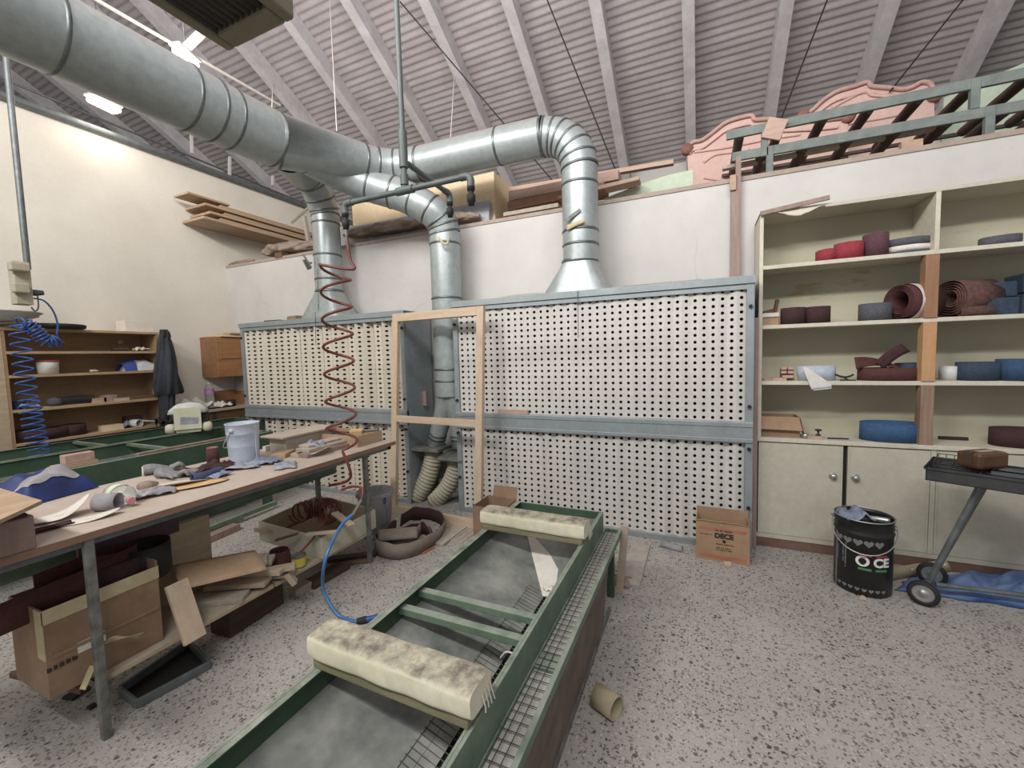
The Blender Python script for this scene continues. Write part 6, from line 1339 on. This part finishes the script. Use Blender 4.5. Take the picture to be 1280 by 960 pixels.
MB().cyl(q + Vector((0, 0, hb2 * .95)), q + Vector((0, 0, hb2)), .02, n=16).build('cap', M_WHITEPL, t)
o = crumple(Vector((xcf - .25, 3.30, CZ)), .45, .55, .16, 81, 0, 20).build('white_cloth', M_WHITEP, solid=.004); tag(o, 'white cloths heaped on the side counter left of the bottle', 'cloth')
o = crumple(Vector((xcf - .10, 3.28, CZ)), .2, .35, .10, 83, 0, 18).build('black_cloth', M_DARK, solid=.004); tag(o, 'dark garment on the side counter edge behind the cream motor', 'cloth')
o = crumple(Vector((xcf - .18, 3.66, CZ)), .22, .34, .09, 85, 0, 18).build('white_cloth', M_WHITEP, solid=.004); tag(o, 'white folded cloth on the side counter right of the bottle', 'cloth')
q = Vector((xcf - .18, 3.86, CZ)); o = MB().lathe([(0, 0), (.05, 0), (.055, .09), (.05, .09), (.045, .01), (0, .01)], q, 20).build('dark_cup', M_DARK); tag(o, 'dark cup on the side counter next to the booth', 'cup')
o = MB().box((XL + .02, 3.75, CZ), (XL + .05, 4.08, CZ + .22)).box((xcf - .55, 4.06, CZ), (xcf - .05, 4.085, CZ + .2)).build('wood_board', M_CABW, bevel=.002); tag(o, 'brown board standing at the back of the side counter under the wall cabinet', 'board')
# ------------------------------------------------------------------ pendant socket box with blue coil
XPd = -5.3
pc = FX(26, 354, XPd); y0_, z0_ = pc.y, pc.z
t = thing('pendant_socket', 'beige socket box hanging on a steel rod at upper left', 'socket box', pc)
zt2, zb3 = FX(26, 328, XPd).z, FX(28, 381, XPd).z; wY = FX(40, 354, XPd).y - FX(11, 354, XPd).y
pw = wY / 2
MB().box((XPd - .06, y0_ - pw * .75, zb3), (XPd + .05, y0_ + pw * .75, zt2)).build('body', M_BOXG, t, bevel=.006)
MB().box((XPd + .04, y0_ - pw * 1.25, zt2 - .09), (XPd + .12, y0_ + pw * .45, zt2 - .02)).build('outlet_cover', M_BOXG, t, bevel=.01)
MB().box((XPd + .04, y0_ - pw * 1.1, zb3 + .09), (XPd + .11, y0_ + pw * .3, zb3 + .17)).build('outlet_cover', M_BOXG, t, bevel=.01)
MB().tube([FX(34, 366, XPd), FX(44, 366, XPd), FX(54, 366, XPd)], [.02, .028, .02], 14).build('ring_bracket', M_DGREY, t)
MB().cyl((XPd, FX(33, 320, XPd).y, zt2 - .05), (XPd, FX(14, 130, XPd).y, roofz(FX(14, 130, XPd).y)), .022, n=14).build('rod', M_GREYSTEEL, t)
MB().tube(smoothpath([FX(47, 370, XPd), FX(48, 384, XPd), FX(44, 389, XPd), FX(39, 384, XPd)], 4), .006, 6).build('wire_hook', M_STEEL, t)
t = thing('coiled_air_hose', 'bright blue coiled air hose drooping from the socket box into the green trough', 'air hose', FX(40, 470, XPd))
lead = smoothpath([FX(42, 373, XPd), FX(55, 376, XPd), FX(66, 388, XPd), FX(72, 405, XPd), FX(71, 418, XPd)], 6)
def coilalong(pts, r, pitch, n=12, ramp_r=None):
    sp = smoothpath(pts, 10); L = 0; out = []; prev = None; u = None; res = []
    for i in range(len(sp) - 1):
        a, b = sp[i], sp[i + 1]; T = (b - a).normalized(); u = T.orthogonal().normalized() if u is None else (u - T * u.dot(T)).normalized(); v = T.cross(u)
        m_ = max(2, int((b - a).length / pitch * n))
        for k in range(m_):
            L2 = L + (b - a).length * k / m_; an = 2 * PI * L2 / pitch; rr = r(L2) if callable(r) else r
            res.append(a.lerp(b, k / m_) + (u * math.cos(an) + v * math.sin(an)) * rr)
        L += (b - a).length
    return res
c1_ = coilalong([FX(73, 424, XPd), FX(66, 427, XPd), FX(57, 426, XPd), FX(48, 417, XPd), FX(38, 408, XPd), FX(29, 404, XPd), FX(24, 406, XPd)], .05, .028)
c2_ = coilalong([FX(24, 408, XPd), FX(27, 440, XPd), FX(31, 470, XPd), FX(36, 500, XPd)], .060, .082)
c3_ = coilalong([FX(36, 500, XPd), FX(39, 515, XPd), FX(44, 540, XPd), FX(50, 568, XPd), FX(52, 578, XPd)], .066, .055)
MB().tube(lead + c1_ + c2_ + c3_, .0075, 6).build('hose', M_BLUEHOSE, t)
# ------------------------------------------------------------------ light
wd = bpy.data.worlds.new('daylight'); C.world = wd; wd.use_nodes = True
bg = wd.node_tree.nodes['Background']; bg.inputs['Color'].default_value = (.93, .95, 1.0, 1); bg.inputs['Strength'].default_value = .47
def area(name, loc, tgt, sx, sy, e, col):
    l = bpy.data.lights.new(name, 'AREA'); l.shape = 'RECTANGLE'; l.size = sx; l.size_y = sy; l.energy = e; l.color = col
    o = bpy.data.objects.new(name, l); COL.objects.link(o); o.location = loc
    o.rotation_euler = (Vector(tgt) - Vector(loc)).to_track_quat('-Z', 'Y').to_euler(); return o
def point(name, loc, e, col, r=.1):
    l = bpy.data.lights.new(name, 'POINT'); l.energy = e; l.color = col; l.shadow_soft_size = r
    o = bpy.data.objects.new(name, l); COL.objects.link(o); o.location = loc
area('strip_light', (.3, -1.5, 5.2), (.2, 3.2, .6), 3.0, .22, 135, (1, .99, .98))
area('strip_light', (-3.2, -1.6, 5.0), (-3.8, 3.0, .9), 3.0, .3, 250, (1, .97, .92))  # unseen strip, added to warm and brighten the left side
area('roof_fill', (-1.2, .6, 4.6), (-1.2, 3.9, 6.2), 6., 1.4, 190, (1, .98, .98))  # added fill facing up, brightens the roof underside; no real opening there
point('lamp_light', LP1 + Vector((.0, -.05, -.18)), 14, (1, .94, .84), .15)
point('lamp_light', LP2 + Vector((.0, 0, -.2)), 16, (1, .94, .82), .3)
